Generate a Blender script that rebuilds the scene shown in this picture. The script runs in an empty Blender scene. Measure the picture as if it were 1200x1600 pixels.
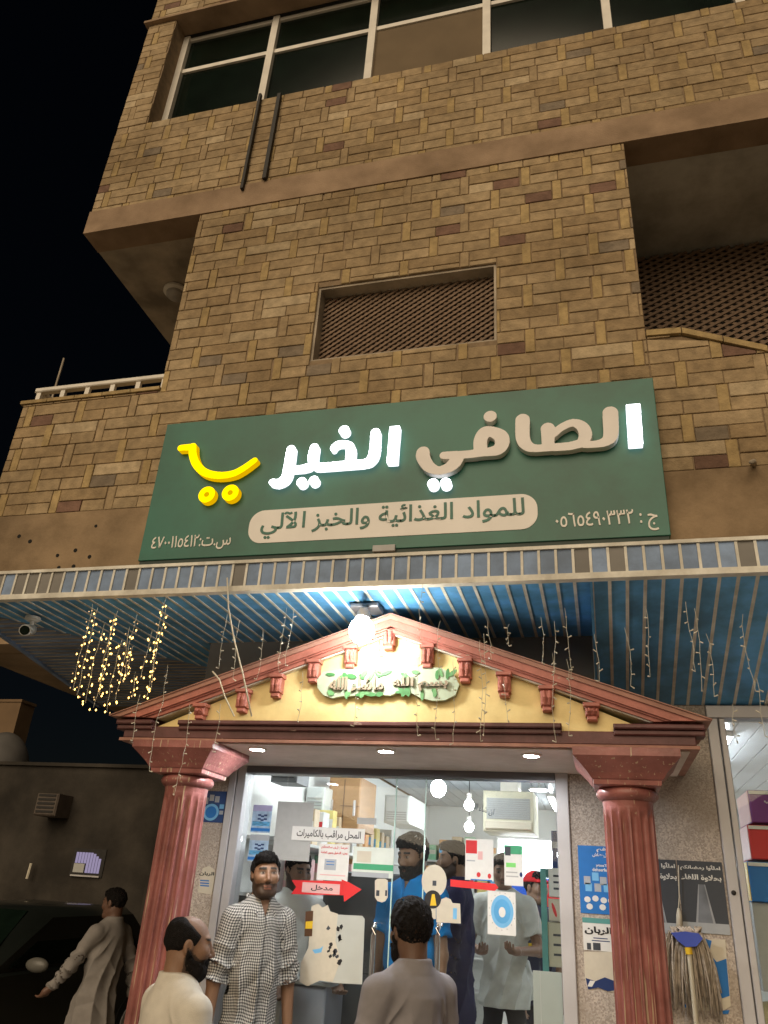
import bpy, bmesh, math, random
import numpy as np
from mathutils import Vector, Matrix

# ------------------------------------------------------------------ camera, sky, sun, exposure
scene = bpy.context.scene
YAW, PITCH, ROLL, FPX = math.radians(16.016), math.radians(26.248), math.radians(3.765), 1207.8
CAM = np.array([0.0, 0.0, 1.75])
_f = np.array([-math.sin(YAW) * math.cos(PITCH), math.cos(YAW) * math.cos(PITCH), math.sin(PITCH)])
_r = np.array([math.cos(YAW), math.sin(YAW), 0.0])
_u = np.cross(_r, _f)
_r, _u = math.cos(ROLL) * _r + math.sin(ROLL) * _u, -math.sin(ROLL) * _r + math.cos(ROLL) * _u
cam_data = bpy.data.cameras.new('camera')
cam = bpy.data.objects.new('camera', cam_data)
scene.collection.objects.link(cam)
cam_data.sensor_fit = 'VERTICAL'
cam_data.sensor_height = 36.0
cam_data.lens = FPX / 1600 * 36.0
cam_data.clip_start = 0.05
cam_data.clip_end = 2000
M = Matrix.Identity(4)
for i in range(3):
    M[i][0], M[i][1], M[i][2], M[i][3] = _r[i], _u[i], -_f[i], CAM[i]
cam.matrix_world = M
scene.camera = cam

SUN_AZ = math.radians(186)     # the street lighting comes from behind the camera
SUN_EL = math.radians(30)
world = bpy.data.worlds.new('World')
scene.world = world
world.use_nodes = True
_nt = world.node_tree
_bg = _nt.nodes['Background']
_sky = _nt.nodes.new('ShaderNodeTexSky')
_sky.sky_type = 'NISHITA'
_sky.sun_disc = False
_sky.sun_elevation = SUN_EL
_sky.sun_rotation = SUN_AZ
_nt.links.new(_sky.outputs['Color'], _bg.inputs['Color'])
_bg.inputs['Strength'].default_value = 0.0007
sun_data = bpy.data.lights.new('sun', 'SUN')
sun_data.energy = 2.05
sun_data.angle = math.radians(55)
sun_data.color = (1.0, 0.80, 0.56)
sun = bpy.data.objects.new('sun', sun_data)
scene.collection.objects.link(sun)
_sd = Vector((math.sin(SUN_AZ) * math.cos(SUN_EL), math.cos(SUN_AZ) * math.cos(SUN_EL), math.sin(SUN_EL)))
sun.rotation_euler = _sd.to_track_quat('Z', 'Y').to_euler()
vs = scene.view_settings
vs.view_transform = 'Standard'
vs.look = 'None'
vs.exposure = 0.12
vs.gamma = 1.0
vs.use_curve_mapping = False
cy = scene.cycles
cy.use_denoising = True
cy.max_bounces = 8
cy.diffuse_bounces = 4
cy.glossy_bounces = 3
cy.transmission_bounces = 4
cy.transparent_max_bounces = 16
cy.caustics_reflective = False
cy.caustics_refractive = False
cy.sample_clamp_indirect = 4.0

# ------------------------------------------------------------------ helpers
C = scene.collection
RNG = random.Random(7)


def ray(x, y):
    return _f + (x - 600) / FPX * _r + (800 - y) / FPX * _u


def PY(x, y, Y):
    d = ray(x, y)
    return CAM + d * (Y - CAM[1]) / d[1]


def PZ(x, y, Z):
    d = ray(x, y)
    return CAM + d * (Z - CAM[2]) / d[2]


def srgb(r, g, b):
    return tuple(((c / 255) / 12.92 if c / 255 <= 0.04045 else ((c / 255 + 0.055) / 1.055) ** 2.4) for c in (r, g, b))


def link(o, parent=None):
    C.objects.link(o)
    if parent is not None:
        o.parent = parent
        o.matrix_parent_inverse = parent.matrix_basis.inverted()
    return o


def tag(o, label=None, cat=None, group=None, kind=None):
    if label:
        o['label'] = label
    if cat:
        o['category'] = cat
    if group:
        o['group'] = group
    if kind:
        o['kind'] = kind
    return o


def thing(name, label, cat, loc=(0, 0, 0), group=None):
    o = bpy.data.objects.new(name, None)
    o.empty_display_size = 0.1
    C.objects.link(o)
    o.location = loc
    return tag(o, label, cat, group)


def mesh_obj(name, verts, faces, m, parent=None, smooth=False):
    me = bpy.data.meshes.new(name)
    me.from_pydata([tuple(v) for v in verts], [], [tuple(f) for f in faces])
    for x in (m if isinstance(m, (list, tuple)) else [m]):
        me.materials.append(x)
    if smooth:
        me.shade_smooth()
    me.update()
    o = bpy.data.objects.new(name, me)
    return link(o, parent)


class MB:
    """collects simple shapes for one mesh"""
    def __init__(s):
        s.v, s.f, s.mi = [], [], []

    def add(s, v, f, mi=0):
        b = len(s.v)
        s.v += [tuple(x) for x in v]
        s.f += [tuple(i + b for i in q) for q in f]
        s.mi += [mi] * len(f)
        return s

    def box(s, x0, x1, y0, y1, z0, z1, mi=0):
        v = [(x, y, z) for x in (x0, x1) for y in (y0, y1) for z in (z0, z1)]
        return s.add(v, [(0, 1, 3, 2), (4, 6, 7, 5), (0, 4, 5, 1), (2, 3, 7, 6), (0, 2, 6, 4), (1, 5, 7, 3)], mi)

    def bbox(s, x0, x1, y0, y1, z0, z1, b=0.004, mi=0):
        """box whose front (-y) edges are chamfered"""
        v = [(x0, y0 + b, z0), (x1, y0 + b, z0), (x1, y0 + b, z1), (x0, y0 + b, z1),
             (x0 + b, y0, z0 + b), (x1 - b, y0, z0 + b), (x1 - b, y0, z1 - b), (x0 + b, y0, z1 - b),
             (x0, y1, z0), (x1, y1, z0), (x1, y1, z1), (x0, y1, z1)]
        return s.add(v, [(4, 5, 6, 7), (0, 1, 5, 4), (1, 2, 6, 5), (2, 3, 7, 6), (3, 0, 4, 7),
                         (8, 9, 1, 0), (9, 10, 2, 1), (10, 11, 3, 2), (11, 8, 0, 3), (11, 10, 9, 8)], mi)

    def prism(s, poly, y0, y1, mi=0):
        """polygon in (x, z) given counter-clockwise seen from -y, extruded along y"""
        n = len(poly)
        v = [(x, y0, z) for x, z in poly] + [(x, y1, z) for x, z in poly]
        f = [tuple(range(n)), tuple(range(2 * n - 1, n - 1, -1))]
        f += [(i + n, (i + 1) % n + n, (i + 1) % n, i) for i in range(n)]
        return s.add(v, f, mi)

    def slab(s, poly, z0, z1, mi=0):
        n = len(poly)
        v = [(x, y, z1) for x, y in poly] + [(x, y, z0) for x, y in poly]
        f = [tuple(range(n)), tuple(range(2 * n - 1, n - 1, -1))]
        f += [(i + n, (i + 1) % n + n, (i + 1) % n, i) for i in range(n)]
        return s.add(v, f, mi)

    def tube(s, pts, r, n=8, mi=0, cap=True):
        pts = [Vector(p) for p in pts]
        rs = r if isinstance(r, (list, tuple)) else [r] * len(pts)
        rings = []
        up = Vector((0.13, 0.21, 1)).normalized()
        for i, p in enumerate(pts):
            d = (pts[min(i + 1, len(pts) - 1)] - pts[max(i - 1, 0)])
            d = d.normalized() if d.length > 1e-9 else Vector((0, 0, 1))
            a = d.cross(up)
            if a.length < 0.05:
                a = d.cross(Vector((1, 0, 0)))
            a.normalize()
            b = d.cross(a)
            rings.append([p + (a * math.cos(t) + b * math.sin(t)) * rs[i] for t in [2 * math.pi * k / n for k in range(n)]])
        v = [q for R in rings for q in R]
        f = [(i * n + k, i * n + (k + 1) % n, (i + 1) * n + (k + 1) % n, (i + 1) * n + k) for i in range(len(pts) - 1) for k in range(n)]
        if cap:
            f += [tuple(range(n - 1, -1, -1)), tuple((len(pts) - 1) * n + k for k in range(n))]
        return s.add(v, f, mi)

    def lathe(s, prof, cx, cy_, n=32, mi=0):
        """prof: list of (r, z), round about a vertical axis"""
        v = [(cx + r * math.cos(2 * math.pi * k / n), cy_ + r * math.sin(2 * math.pi * k / n), z) for r, z in prof for k in range(n)]
        f = [(i * n + k, i * n + (k + 1) % n, (i + 1) * n + (k + 1) % n, (i + 1) * n + k) for i in range(len(prof) - 1) for k in range(n)]
        f += [tuple(range(n - 1, -1, -1)), tuple((len(prof) - 1) * n + k for k in range(n))]
        return s.add(v, f, mi)

    def build(s, name, m, parent=None, smooth=False):
        o = mesh_obj(name, s.v, s.f, m, parent, smooth)
        if any(s.mi):
            o.data.polygons.foreach_set('material_index', s.mi)
        return o


def smooth_by_angle(o, deg=35):
    me = o.data
    me.shade_smooth()
    bm = bmesh.new()
    bm.from_mesh(me)
    lim = math.radians(deg)
    for e in bm.edges:
        if len(e.link_faces) != 2 or e.calc_face_angle(0) > lim:
            e.smooth = False
    bm.to_mesh(me)
    bm.free()
    return o


# ------------------------------------------------------------------ materials
MATS = {}


def mat(name, col, rough=0.7, var=0.12, scale=8.0, bump=0.0, bscale=None, metal=0.0, spec=0.4, detail=4.0, col2=None, thresh=None,
        speck=None, speck_scale=120.0, objrand=0.0, coat=0.0, stretch=None, trans=0.0, world=False, stain=0.0, stain_scale=0.9, wear=None, wear_t=0.66, wear_stretch=(40, 40, 3)):
    """principled material with procedural variation in colour and relief"""
    if name in MATS:
        return MATS[name]
    m = bpy.data.materials.new(name)
    m.use_nodes = True
    nt = m.node_tree
    N, L = nt.nodes, nt.links
    p = N['Principled BSDF']
    p.inputs['Roughness'].default_value = rough
    p.inputs['Metallic'].default_value = metal
    p.inputs['Specular IOR Level'].default_value = spec
    if coat:
        p.inputs['Coat Weight'].default_value = coat
    tc = N.new('ShaderNodeTexCoord')
    ge = N.new('ShaderNodeNewGeometry')
    vec = ge.outputs['Position'] if world else tc.outputs['Object']
    if stretch:
        mp = N.new('ShaderNodeMapping')
        mp.inputs['Scale'].default_value = stretch
        L.new(vec, mp.inputs['Vector'])
        vec = mp.outputs['Vector']
    nz = N.new('ShaderNodeTexNoise')
    nz.inputs['Scale'].default_value = scale
    nz.inputs['Detail'].default_value = detail
    L.new(vec, nz.inputs['Vector'])
    rmp = N.new('ShaderNodeValToRGB')
    c2 = col2 or tuple(min(1, c * (1 + var)) for c in col)
    c1 = col if col2 else tuple(c * (1 - var) for c in col)
    lo, hi = thresh or (0.3, 0.7)
    rmp.color_ramp.elements[0].position, rmp.color_ramp.elements[1].position = lo, hi
    rmp.color_ramp.elements[0].color, rmp.color_ramp.elements[1].color = (*c1, 1), (*c2, 1)
    L.new(nz.outputs['Fac'], rmp.inputs['Fac'])
    out = rmp.outputs['Color']
    if speck:
        vo = N.new('ShaderNodeTexVoronoi')
        vo.inputs['Scale'].default_value = speck_scale
        L.new(vec, vo.inputs['Vector'])
        bw = N.new('ShaderNodeValToRGB')
        bw.color_ramp.elements[0].position, bw.color_ramp.elements[1].position = 0.25, 0.75
        L.new(vo.outputs['Color'], bw.inputs['Fac'])
        mx = N.new('ShaderNodeMixRGB')
        L.new(bw.outputs['Color'], mx.inputs['Fac'])
        L.new(out, mx.inputs['Color1'])
        mx.inputs['Color2'].default_value = (*speck, 1)
        out = mx.outputs['Color']
    if objrand:
        oi = N.new('ShaderNodeObjectInfo')
        hs = N.new('ShaderNodeHueSaturation')
        mr = N.new('ShaderNodeMapRange')
        mr.inputs['To Min'].default_value, mr.inputs['To Max'].default_value = 1 - objrand, 1 + objrand
        L.new(oi.outputs['Random'], mr.inputs['Value'])
        L.new(mr.outputs['Result'], hs.inputs['Value'])
        L.new(out, hs.inputs['Color'])
        out = hs.outputs['Color']
    if stain:                       # dirt and weathering that follow the place, not the light
        ns = N.new('ShaderNodeTexNoise')
        ns.inputs['Scale'].default_value = stain_scale
        ns.inputs['Detail'].default_value = 7
        ns.inputs['Roughness'].default_value = 0.65
        L.new(ge.outputs['Position'], ns.inputs['Vector'])
        rs_ = N.new('ShaderNodeValToRGB')
        rs_.color_ramp.elements[0].position, rs_.color_ramp.elements[1].position = 0.36, 0.62
        g0 = 1 - stain
        rs_.color_ramp.elements[0].color, rs_.color_ramp.elements[1].color = (g0, g0 * 0.97, g0 * 0.92, 1), (1, 1, 1, 1)
        L.new(ns.outputs['Fac'], rs_.inputs['Fac'])
        ms = N.new('ShaderNodeMixRGB')
        ms.blend_type = 'MULTIPLY'
        ms.inputs['Fac'].default_value = 1
        L.new(out, ms.inputs['Color1'])
        L.new(rs_.outputs['Color'], ms.inputs['Color2'])
        out = ms.outputs['Color']
    if wear:                        # chipped and rubbed paint
        mw = N.new('ShaderNodeMapping')
        mw.inputs['Scale'].default_value = wear_stretch
        L.new(ge.outputs['Position'], mw.inputs['Vector'])
        nw = N.new('ShaderNodeTexNoise')
        nw.inputs['Scale'].default_value = 1.0
        nw.inputs['Detail'].default_value = 6
        L.new(mw.outputs['Vector'], nw.inputs['Vector'])
        rw = N.new('ShaderNodeValToRGB')
        rw.color_ramp.elements[0].position, rw.color_ramp.elements[1].position = wear_t, wear_t + 0.04
        L.new(nw.outputs['Fac'], rw.inputs['Fac'])
        mw2 = N.new('ShaderNodeMixRGB')
        L.new(rw.outputs['Color'], mw2.inputs['Fac'])
        L.new(out, mw2.inputs['Color1'])
        mw2.inputs['Color2'].default_value = (*wear, 1)
        out = mw2.outputs['Color']
    L.new(out, p.inputs['Base Color'])
    if bump:
        nb = N.new('ShaderNodeTexNoise')
        nb.inputs['Scale'].default_value = bscale or scale * 4
        nb.inputs['Detail'].default_value = 5
        L.new(vec, nb.inputs['Vector'])
        bp = N.new('ShaderNodeBump')
        bp.inputs['Strength'].default_value = bump
        bp.inputs['Distance'].default_value = 0.01
        L.new(nb.outputs['Fac'], bp.inputs['Height'])
        L.new(bp.outputs['Normal'], p.inputs['Normal'])
    if trans:
        p.inputs['Transmission Weight'].default_value = trans
    MATS[name] = m
    return m


def emit(name, col, strength):
    if name in MATS:
        return MATS[name]
    m = bpy.data.materials.new(name)
    m.use_nodes = True
    nt = m.node_tree
    nt.nodes.remove(nt.nodes['Principled BSDF'])
    e = nt.nodes.new('ShaderNodeEmission')
    e.inputs['Color'].default_value = (*col, 1)
    e.inputs['Strength'].default_value = strength
    nt.links.new(e.outputs[0], nt.nodes['Material Output'].inputs['Surface'])
    MATS[name] = m
    return m


def glass(name, tint=(0.95, 0.97, 0.965), dirt=0.008, rough=0.015):
    if name in MATS:
        return MATS[name]
    m = bpy.data.materials.new(name)
    m.use_nodes = True
    nt = m.node_tree
    N, L = nt.nodes, nt.links
    N.remove(N['Principled BSDF'])
    tr = N.new('ShaderNodeBsdfTransparent')
    tr.inputs['Color'].default_value = (*tint, 1)
    gl = N.new('ShaderNodeBsdfGlossy')
    gl.inputs['Roughness'].default_value = rough
    lw_ = N.new('ShaderNodeLayerWeight')      # same reflectance from either side of the pane
    pw = N.new('ShaderNodeMath')
    pw.operation = 'POWER'
    pw.inputs[1].default_value = 4.5
    L.new(lw_.outputs['Facing'], pw.inputs[0])
    fr = N.new('ShaderNodeMapRange')
    fr.inputs['To Min'].default_value, fr.inputs['To Max'].default_value = 0.022, 0.8
    L.new(pw.outputs[0], fr.inputs['Value'])
    mx = N.new('ShaderNodeMixShader')
    L.new(fr.outputs['Result'], mx.inputs[0])
    L.new(tr.outputs[0], mx.inputs[1])
    L.new(gl.outputs[0], mx.inputs[2])
    df = N.new('ShaderNodeBsdfDiffuse')
    df.inputs['Color'].default_value = (0.6, 0.6, 0.58, 1)
    nz = N.new('ShaderNodeTexNoise')
    nz.inputs['Scale'].default_value = 3.0
    nz.inputs['Detail'].default_value = 6
    tc = N.new('ShaderNodeTexCoord')
    L.new(tc.outputs['Object'], nz.inputs['Vector'])
    mr = N.new('ShaderNodeMapRange')
    mr.inputs['From Min'].default_value, mr.inputs['From Max'].default_value = 0.35, 0.75
    mr.inputs['To Min'].default_value, mr.inputs['To Max'].default_value = 0.0, dirt * 2
    L.new(nz.outputs['Fac'], mr.inputs['Value'])
    m2 = N.new('ShaderNodeMixShader')
    L.new(mr.outputs['Result'], m2.inputs[0])
    L.new(mx.outputs[0], m2.inputs[1])
    L.new(df.outputs[0], m2.inputs[2])
    L.new(m2.outputs[0], N['Material Output'].inputs['Surface'])
    MATS[name] = m
    return m


# ------------------------------------------------------------------ Arabic lettering (shaped by hand from presentation forms)
_T = {}
for ch, base, n in [('ئ', 0xFE89, 4), ('ا', 0xFE8D, 2), ('ب', 0xFE8F, 4), ('ة', 0xFE93, 2), ('ت', 0xFE95, 4), ('ج', 0xFE9D, 4), ('ح', 0xFEA1, 4),
                    ('خ', 0xFEA5, 4), ('د', 0xFEA9, 2), ('ذ', 0xFEAB, 2), ('ر', 0xFEAD, 2), ('ز', 0xFEAF, 2), ('س', 0xFEB1, 4), ('ش', 0xFEB5, 4),
                    ('ص', 0xFEB9, 4), ('ض', 0xFEBD, 4), ('غ', 0xFECD, 4), ('ف', 0xFED1, 4), ('ق', 0xFED5, 4), ('ك', 0xFED9, 4), ('ل', 0xFEDD, 4),
                    ('م', 0xFEE1, 4), ('ن', 0xFEE5, 4), ('ه', 0xFEE9, 4), ('و', 0xFEED, 2), ('ي', 0xFEF1, 4), ('أ', 0xFE83, 2), ('آ', 0xFE81, 2),
                    ('ء', 0xFE80, 1), ('لا', 0xFEFB, 2), ('لآ', 0xFEF5, 2)]:
    _T[ch] = [chr(base + i) for i in range(n)]


def shape_ar(s):
    units, i = [], 0
    while i < len(s):
        if s[i:i + 2] in _T:
            units.append(s[i:i + 2])
            i += 2
        else:
            units.append(s[i])
            i += 1
    out = []
    for k, ch in enumerate(units):
        if ch not in _T:
            out.append(ch)
            continue
        f = _T[ch]
        prev = k > 0 and units[k - 1] in _T and len(_T[units[k - 1]]) == 4
        nxt = k < len(units) - 1 and units[k + 1] in _T and len(_T[units[k + 1]]) >= 2 and len(f) == 4
        if len(f) == 1:
            out.append(f[0])
        elif len(f) == 2:
            out.append(f[1] if prev else f[0])
        else:
            out.append(f[3] if prev and nxt else f[1] if prev else f[2] if nxt else f[0])
    # digits keep their own direction
    vis, run = [], []
    for ch in reversed(out):
        if '\u0660' <= ch <= '\u0669' or ch.isdigit():
            run.insert(0, ch)
        else:
            vis += run + [ch]
            run = []
    return ''.join(vis + run)


_TXT = {}


def text_mesh(body, bold=0.0, shear=0.0, ext=0.0):
    if (body, bold) in _TXT:
        return _TXT[(body, bold)].copy()
    cu = bpy.data.curves.new('lettering', 'FONT')
    cu.body = shape_ar(body)
    cu.offset = bold
    cu.shear = shear
    cu.extrude = ext
    cu.resolution_u = 3
    o = bpy.data.objects.new('lettering', cu)
    C.objects.link(o)
    dg = bpy.context.evaluated_depsgraph_get()
    dg.update()
    me = bpy.data.meshes.new_from_object(o.evaluated_get(dg))
    bpy.data.objects.remove(o)
    bpy.data.curves.remove(cu)
    _TXT[(body, bold)] = me
    return me.copy()


for _b, _w in [('للمواد الغذائية والخبز الآلي', 0.012), ('ج : ٠٥٦٥٤٩٠٣٣٢', 0.008), ('س.ت:٤٧٠٠١١٥٤١٢', 0.006), ('ماشاء الله', 0.03), ('بسم الله', 0.03), ('الربان', 0.03), ('الربان', 0.04),
               ('فم', 0.03), ('للعطاش', 0.03), ('Tasty', 0.02), ('Refreshed', 0.02), ('املأوا', 0.03), ('بحلاوة', 0.03), ('املأوا رمضانكم', 0.03), ('بحلاوة اللقاء', 0.03),
               ('المحل مراقب بالكاميرات', 0.012), ('حرصا على سلامتكم', 0.03), ('يمنع الدخول بدون كمامة', 0.03), ('مدخل', 0.02), ('ان شاء الله', 0.0), ('حريمي', 0.03)]:
    text_mesh(_b, _w, 0.0, 0.01)


def text(name, body, x0, x1, z0, z1, y, m, parent, bold=0.0, shear=0.0, depth=0.004, rot=0.0):
    """lettering that fills the rectangle x0..x1, z0..z1 of the plane y and faces -y; rot tilts the baseline"""
    me = text_mesh(body, bold, shear, 0.01)
    co = np.zeros(len(me.vertices) * 3)
    me.vertices.foreach_get('co', co)
    co = co.reshape(-1, 3)
    if len(co) == 0:
        return None
    lo, hi = co.min(0), co.max(0)
    n = np.empty_like(co)
    n[:, 0] = x0 + (co[:, 0] - lo[0]) / (hi[0] - lo[0]) * (x1 - x0)
    n[:, 2] = z0 + (co[:, 1] - lo[1]) / (hi[1] - lo[1]) * (z1 - z0)
    n[:, 1] = y - depth / 2 - (co[:, 2]) / 0.01 * depth / 2
    if rot:
        cx, cz = (x0 + x1) / 2, (z0 + z1) / 2
        dx, dz = n[:, 0] - cx, n[:, 2] - cz
        n[:, 0], n[:, 2] = cx + dx * math.cos(rot) - dz * math.sin(rot), cz + dx * math.sin(rot) + dz * math.cos(rot)
    me.vertices.foreach_set('co', n.ravel())
    me.materials.clear()
    me.materials.append(m)
    me.update()
    o = bpy.data.objects.new(name, me)
    return link(o, parent)


# ------------------------------------------------------------------ surfaces from distance fields (people, letters)
def sdf_mesh(fn, lo, hi, res):
    lo, hi = np.array(lo, np.float32), np.array(hi, np.float32)
    res = float(res)
    fn0 = fn
    fn = lambda q: fn0(q.astype(np.float32))
    n = np.ceil((hi - lo) / (8 * res)).astype(int) + 1
    ijk = np.stack(np.meshgrid(*[np.arange(k) for k in n], indexing='ij'), -1).reshape(-1, 3)
    s = 8
    while True:
        d = fn(lo + (ijk + 0.5) * (s * res))
        ijk = ijk[np.abs(d) < s * res * 1.25]
        if s == 1:
            break
        off = np.array([(a, b, c) for a in (0, 1) for b in (0, 1) for c in (0, 1)])
        ijk = (ijk[:, None, :] * 2 + off[None]).reshape(-1, 3)
        s //= 2
    K = 4096
    key = lambda q: (q[..., 0].astype(np.int64) * K + q[..., 1]) * K + q[..., 2]
    offs = np.array([(a, b, c) for a in (0, 1) for b in (0, 1) for c in (0, 1)])
    cor = ijk[:, None, :] + offs[None]
    ck = key(cor)
    uk, inv = np.unique(ck.ravel(), return_inverse=True)
    uc = np.stack([uk // (K * K), (uk // K) % K, uk % K], -1)
    val = fn(lo + uc * res)
    cv = val[inv].reshape(-1, 8)
    act = (cv < 0).any(1) & (cv >= 0).any(1)
    ijk, cv = ijk[act], cv[act]
    acc, cnt = np.zeros((len(ijk), 3)), np.zeros(len(ijk))
    for a in range(8):
        for b in range(a + 1, 8):
            if np.abs(offs[a] - offs[b]).sum() != 1:
                continue
            va, vb = cv[:, a], cv[:, b]
            mk = (va < 0) != (vb < 0)
            t = np.where(mk, va / np.where(mk, va - vb, 1), 0)
            p = offs[a][None] + t[:, None] * (offs[b] - offs[a])[None]
            acc += np.where(mk[:, None], p, 0)
            cnt += mk
    V = lo + (ijk + acc / cnt[:, None]) * res
    k0 = key(ijk)
    order = np.argsort(k0)
    ks = k0[order]

    def find(q):
        kk = key(q)
        i = np.clip(np.searchsorted(ks, kk), 0, len(ks) - 1)
        return np.where(ks[i] == kk, order[i], -1)
    F = []
    for ax, ci in ((0, 4), (1, 2), (2, 1)):
        mk = (cv[:, 0] < 0) != (cv[:, ci] < 0)
        q = ijk[mk]
        b, c = [(1, 2), (2, 0), (0, 1)][ax]
        eb, ec = np.eye(3, dtype=int)[b], np.eye(3, dtype=int)[c]
        i0, i1, i2, i3 = find(q), find(q - eb), find(q - eb - ec), find(q - ec)
        ok = (i1 >= 0) & (i2 >= 0) & (i3 >= 0)
        f = np.stack([i0, i1, i2, i3], -1)
        neg = cv[mk][:, 0] >= 0
        f[neg] = f[neg][:, ::-1]
        F.append(f[ok])
    return V, np.concatenate(F)


def d_cap(p, a, b, r1, r2=None):
    a, b = np.asarray(a, np.float32), np.asarray(b, np.float32)
    r2 = r1 if r2 is None else r2
    ab = b - a
    h = np.clip(((p - a) @ ab) / np.float32(max(ab @ ab, 1e-12)), 0, 1)
    return np.linalg.norm(p - a - h[:, None] * ab, axis=1) - (r1 + (r2 - r1) * h)


def d_ell(p, c, r):
    q = p - np.asarray(c, np.float32)
    r = np.asarray(r, np.float32)
    k0 = np.linalg.norm(q / r, axis=1)
    k1 = np.linalg.norm(q / (r * r), axis=1)
    return k0 * (k0 - 1) / np.maximum(k1, 1e-9)


def smin(a, b, k):
    h = np.maximum(k - np.abs(a - b), 0) / k
    return np.minimum(a, b) - h * h * k * 0.25


def smax(a, b, k):
    return -smin(-a, -b, k)


def fast_mesh(name, V, F, m, parent=None, smooth=True):
    me = bpy.data.meshes.new(name)
    me.vertices.add(len(V))
    me.vertices.foreach_set('co', np.ascontiguousarray(V, np.float32).ravel())
    me.loops.add(F.size)
    me.loops.foreach_set('vertex_index', np.ascontiguousarray(F, np.int32).ravel())
    me.polygons.add(len(F))
    me.polygons.foreach_set('loop_start', np.arange(0, F.size, 4, dtype=np.int32))
    me.materials.append(m)
    me.update(calc_edges=True)
    if smooth:
        me.shade_smooth()
    o = bpy.data.objects.new(name, me)
    return link(o, parent)

# ------------------------------------------------------------------ shared materials
_sk = dict(rough=0.88, var=0.20, scale=14, bump=0.8, bscale=45, world=True, stain=0.34, stain_scale=0.8)
M_stone = [mat('stone_tan', (0.40, 0.295, 0.170), objrand=0.10, **_sk),
           mat('stone_sand', (0.44, 0.33, 0.195), objrand=0.10, **_sk),
           mat('stone_ochre', (0.365, 0.262, 0.145), objrand=0.10, **_sk),
           mat('stone_light', (0.52, 0.41, 0.26), objrand=0.08, **_sk),
           mat('stone_yellow', (0.46, 0.335, 0.160), objrand=0.08, **_sk),
           mat('stone_maroon', (0.215, 0.125, 0.088), objrand=0.14, **_sk),
           mat('stone_grey', (0.25, 0.20, 0.145), objrand=0.14, **_sk)]
M_mortar = mat('mortar', (0.29, 0.21, 0.13), 0.95, 0.2, 15, 0.4, 80, world=True, stain=0.3)
M_plaster = mat('brown_plaster', (0.33, 0.235, 0.14), 0.9, 0.16, 2.2, 0.35, 50, detail=8, stain=0.45, stain_scale=1.6)
M_band = mat('band_plaster', (0.37, 0.26, 0.17), 0.9, 0.1, 3, 0.3, 70, stain=0.3, stain_scale=1.5)
M_concrete = mat('stained_concrete', (0.42, 0.36, 0.28), 0.9, 0.4, 3.0, 0.35, 30, detail=9)
M_conc_soffit = mat('balcony_concrete', (0.60, 0.58, 0.52), 0.9, 0.16, 1.6, 0.3, 26, detail=10, stain=0.35, stain_scale=1.8)
M_dark = mat('dark_void', (0.012, 0.012, 0.011), 0.9, 0.2)
M_alu = mat('aluminium', (0.50, 0.49, 0.50), 0.38, 0.08, 5, 0.05, 90, metal=0.15)
M_alu_dark = mat('dark_aluminium', (0.16, 0.16, 0.17), 0.4, 0.08, 5, metal=0.5)
M_white_frame = mat('white_window_frame', (0.80, 0.76, 0.68), 0.5, 0.1, 6)
M_pebble = mat('pebble_dash', (0.60, 0.53, 0.46), 0.9, 0.2, 5, 0.7, 170, speck=(0.40, 0.34, 0.29), speck_scale=130)
M_white_wall = mat('shop_white', (0.78, 0.79, 0.76), 0.7, 0.05, 3)
M_glass = glass('shop_glass')
M_darkglass = mat('dark_glass', (0.005, 0.010, 0.007), 0.10, 0.3, 4, spec=0.18)
M_lattice = mat('lattice_brown', (0.21, 0.14, 0.09), 0.7, 0.25, 25)
M_steel_black = mat('black_steel', (0.018, 0.016, 0.014), 0.6, 0.2, 20)
M_asphalt = mat('dusty_street', (0.38, 0.35, 0.30), 0.9, 0.3, 6, 0.6, 180)
M_pave = mat('paving', (0.55, 0.53, 0.50), 0.85, 0.18, 5, 0.4, 80)
M_wire = mat('clear_wire', (0.52, 0.50, 0.42), 0.5, 0.1)
M_print = {k: mat('print_' + k, v, 0.55, 0.04, 30) for k, v in dict(
    white=(0.74, 0.74, 0.71), black=(0.02, 0.02, 0.022), red=(0.62, 0.03, 0.035), pink=(0.75, 0.45, 0.44), green=(0.06, 0.36, 0.18),
    teal=(0.10, 0.32, 0.30), blue=(0.015, 0.17, 0.52), navy=(0.012, 0.035, 0.14), sky=(0.18, 0.48, 0.78), cream=(0.62, 0.57, 0.46),
    grey=(0.42, 0.43, 0.42), yellow=(0.80, 0.52, 0.03), purple=(0.20, 0.04, 0.24), orange=(0.78, 0.22, 0.03), brown=(0.10, 0.045, 0.02),
    slate=(0.05, 0.058, 0.072), mist=(0.40, 0.43, 0.46), lilac=(0.42, 0.40, 0.62)).items()}

Y0 = 4.70   # the plane of the stone facade and the shop front
ZF = 0.30   # shop floor

# ------------------------------------------------------------------ ground
g = MB().box(-400, 400, -60, 600, -0.30, 0.0).build('street', M_asphalt)
tag(g, kind='structure')
g = MB().box(-2.75, 6.0, 3.25, 4.72, 0.002, 0.16).build('pavement', M_pave)
tag(g, kind='structure')
g = MB().box(-2.60, 0.62, 3.62, 4.70, 0.162, 0.20).build('porch_floor', mat('porch_tile', (0.60, 0.58, 0.55), 0.5, 0.1, 4))
tag(g, kind='structure')
g = MB().box(-2.40, 3.6, 4.76, 11.5, 0.004, ZF).build('shop_floor', mat('shop_tile', (0.62, 0.60, 0.56), 0.25, 0.06, 4))
tag(g, kind='structure')

# ------------------------------------------------------------------ the building
bld = thing('stone_clad_building', 'tall corner building clad in tan stone slips with an overhanging upper storey', 'building', (-1.0, Y0 + 1, 0))
LW = (-2.06, -0.55, 5.575, 6.355)   # lattice window opening
ZB = 4.33                            # stone starts above this height


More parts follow.
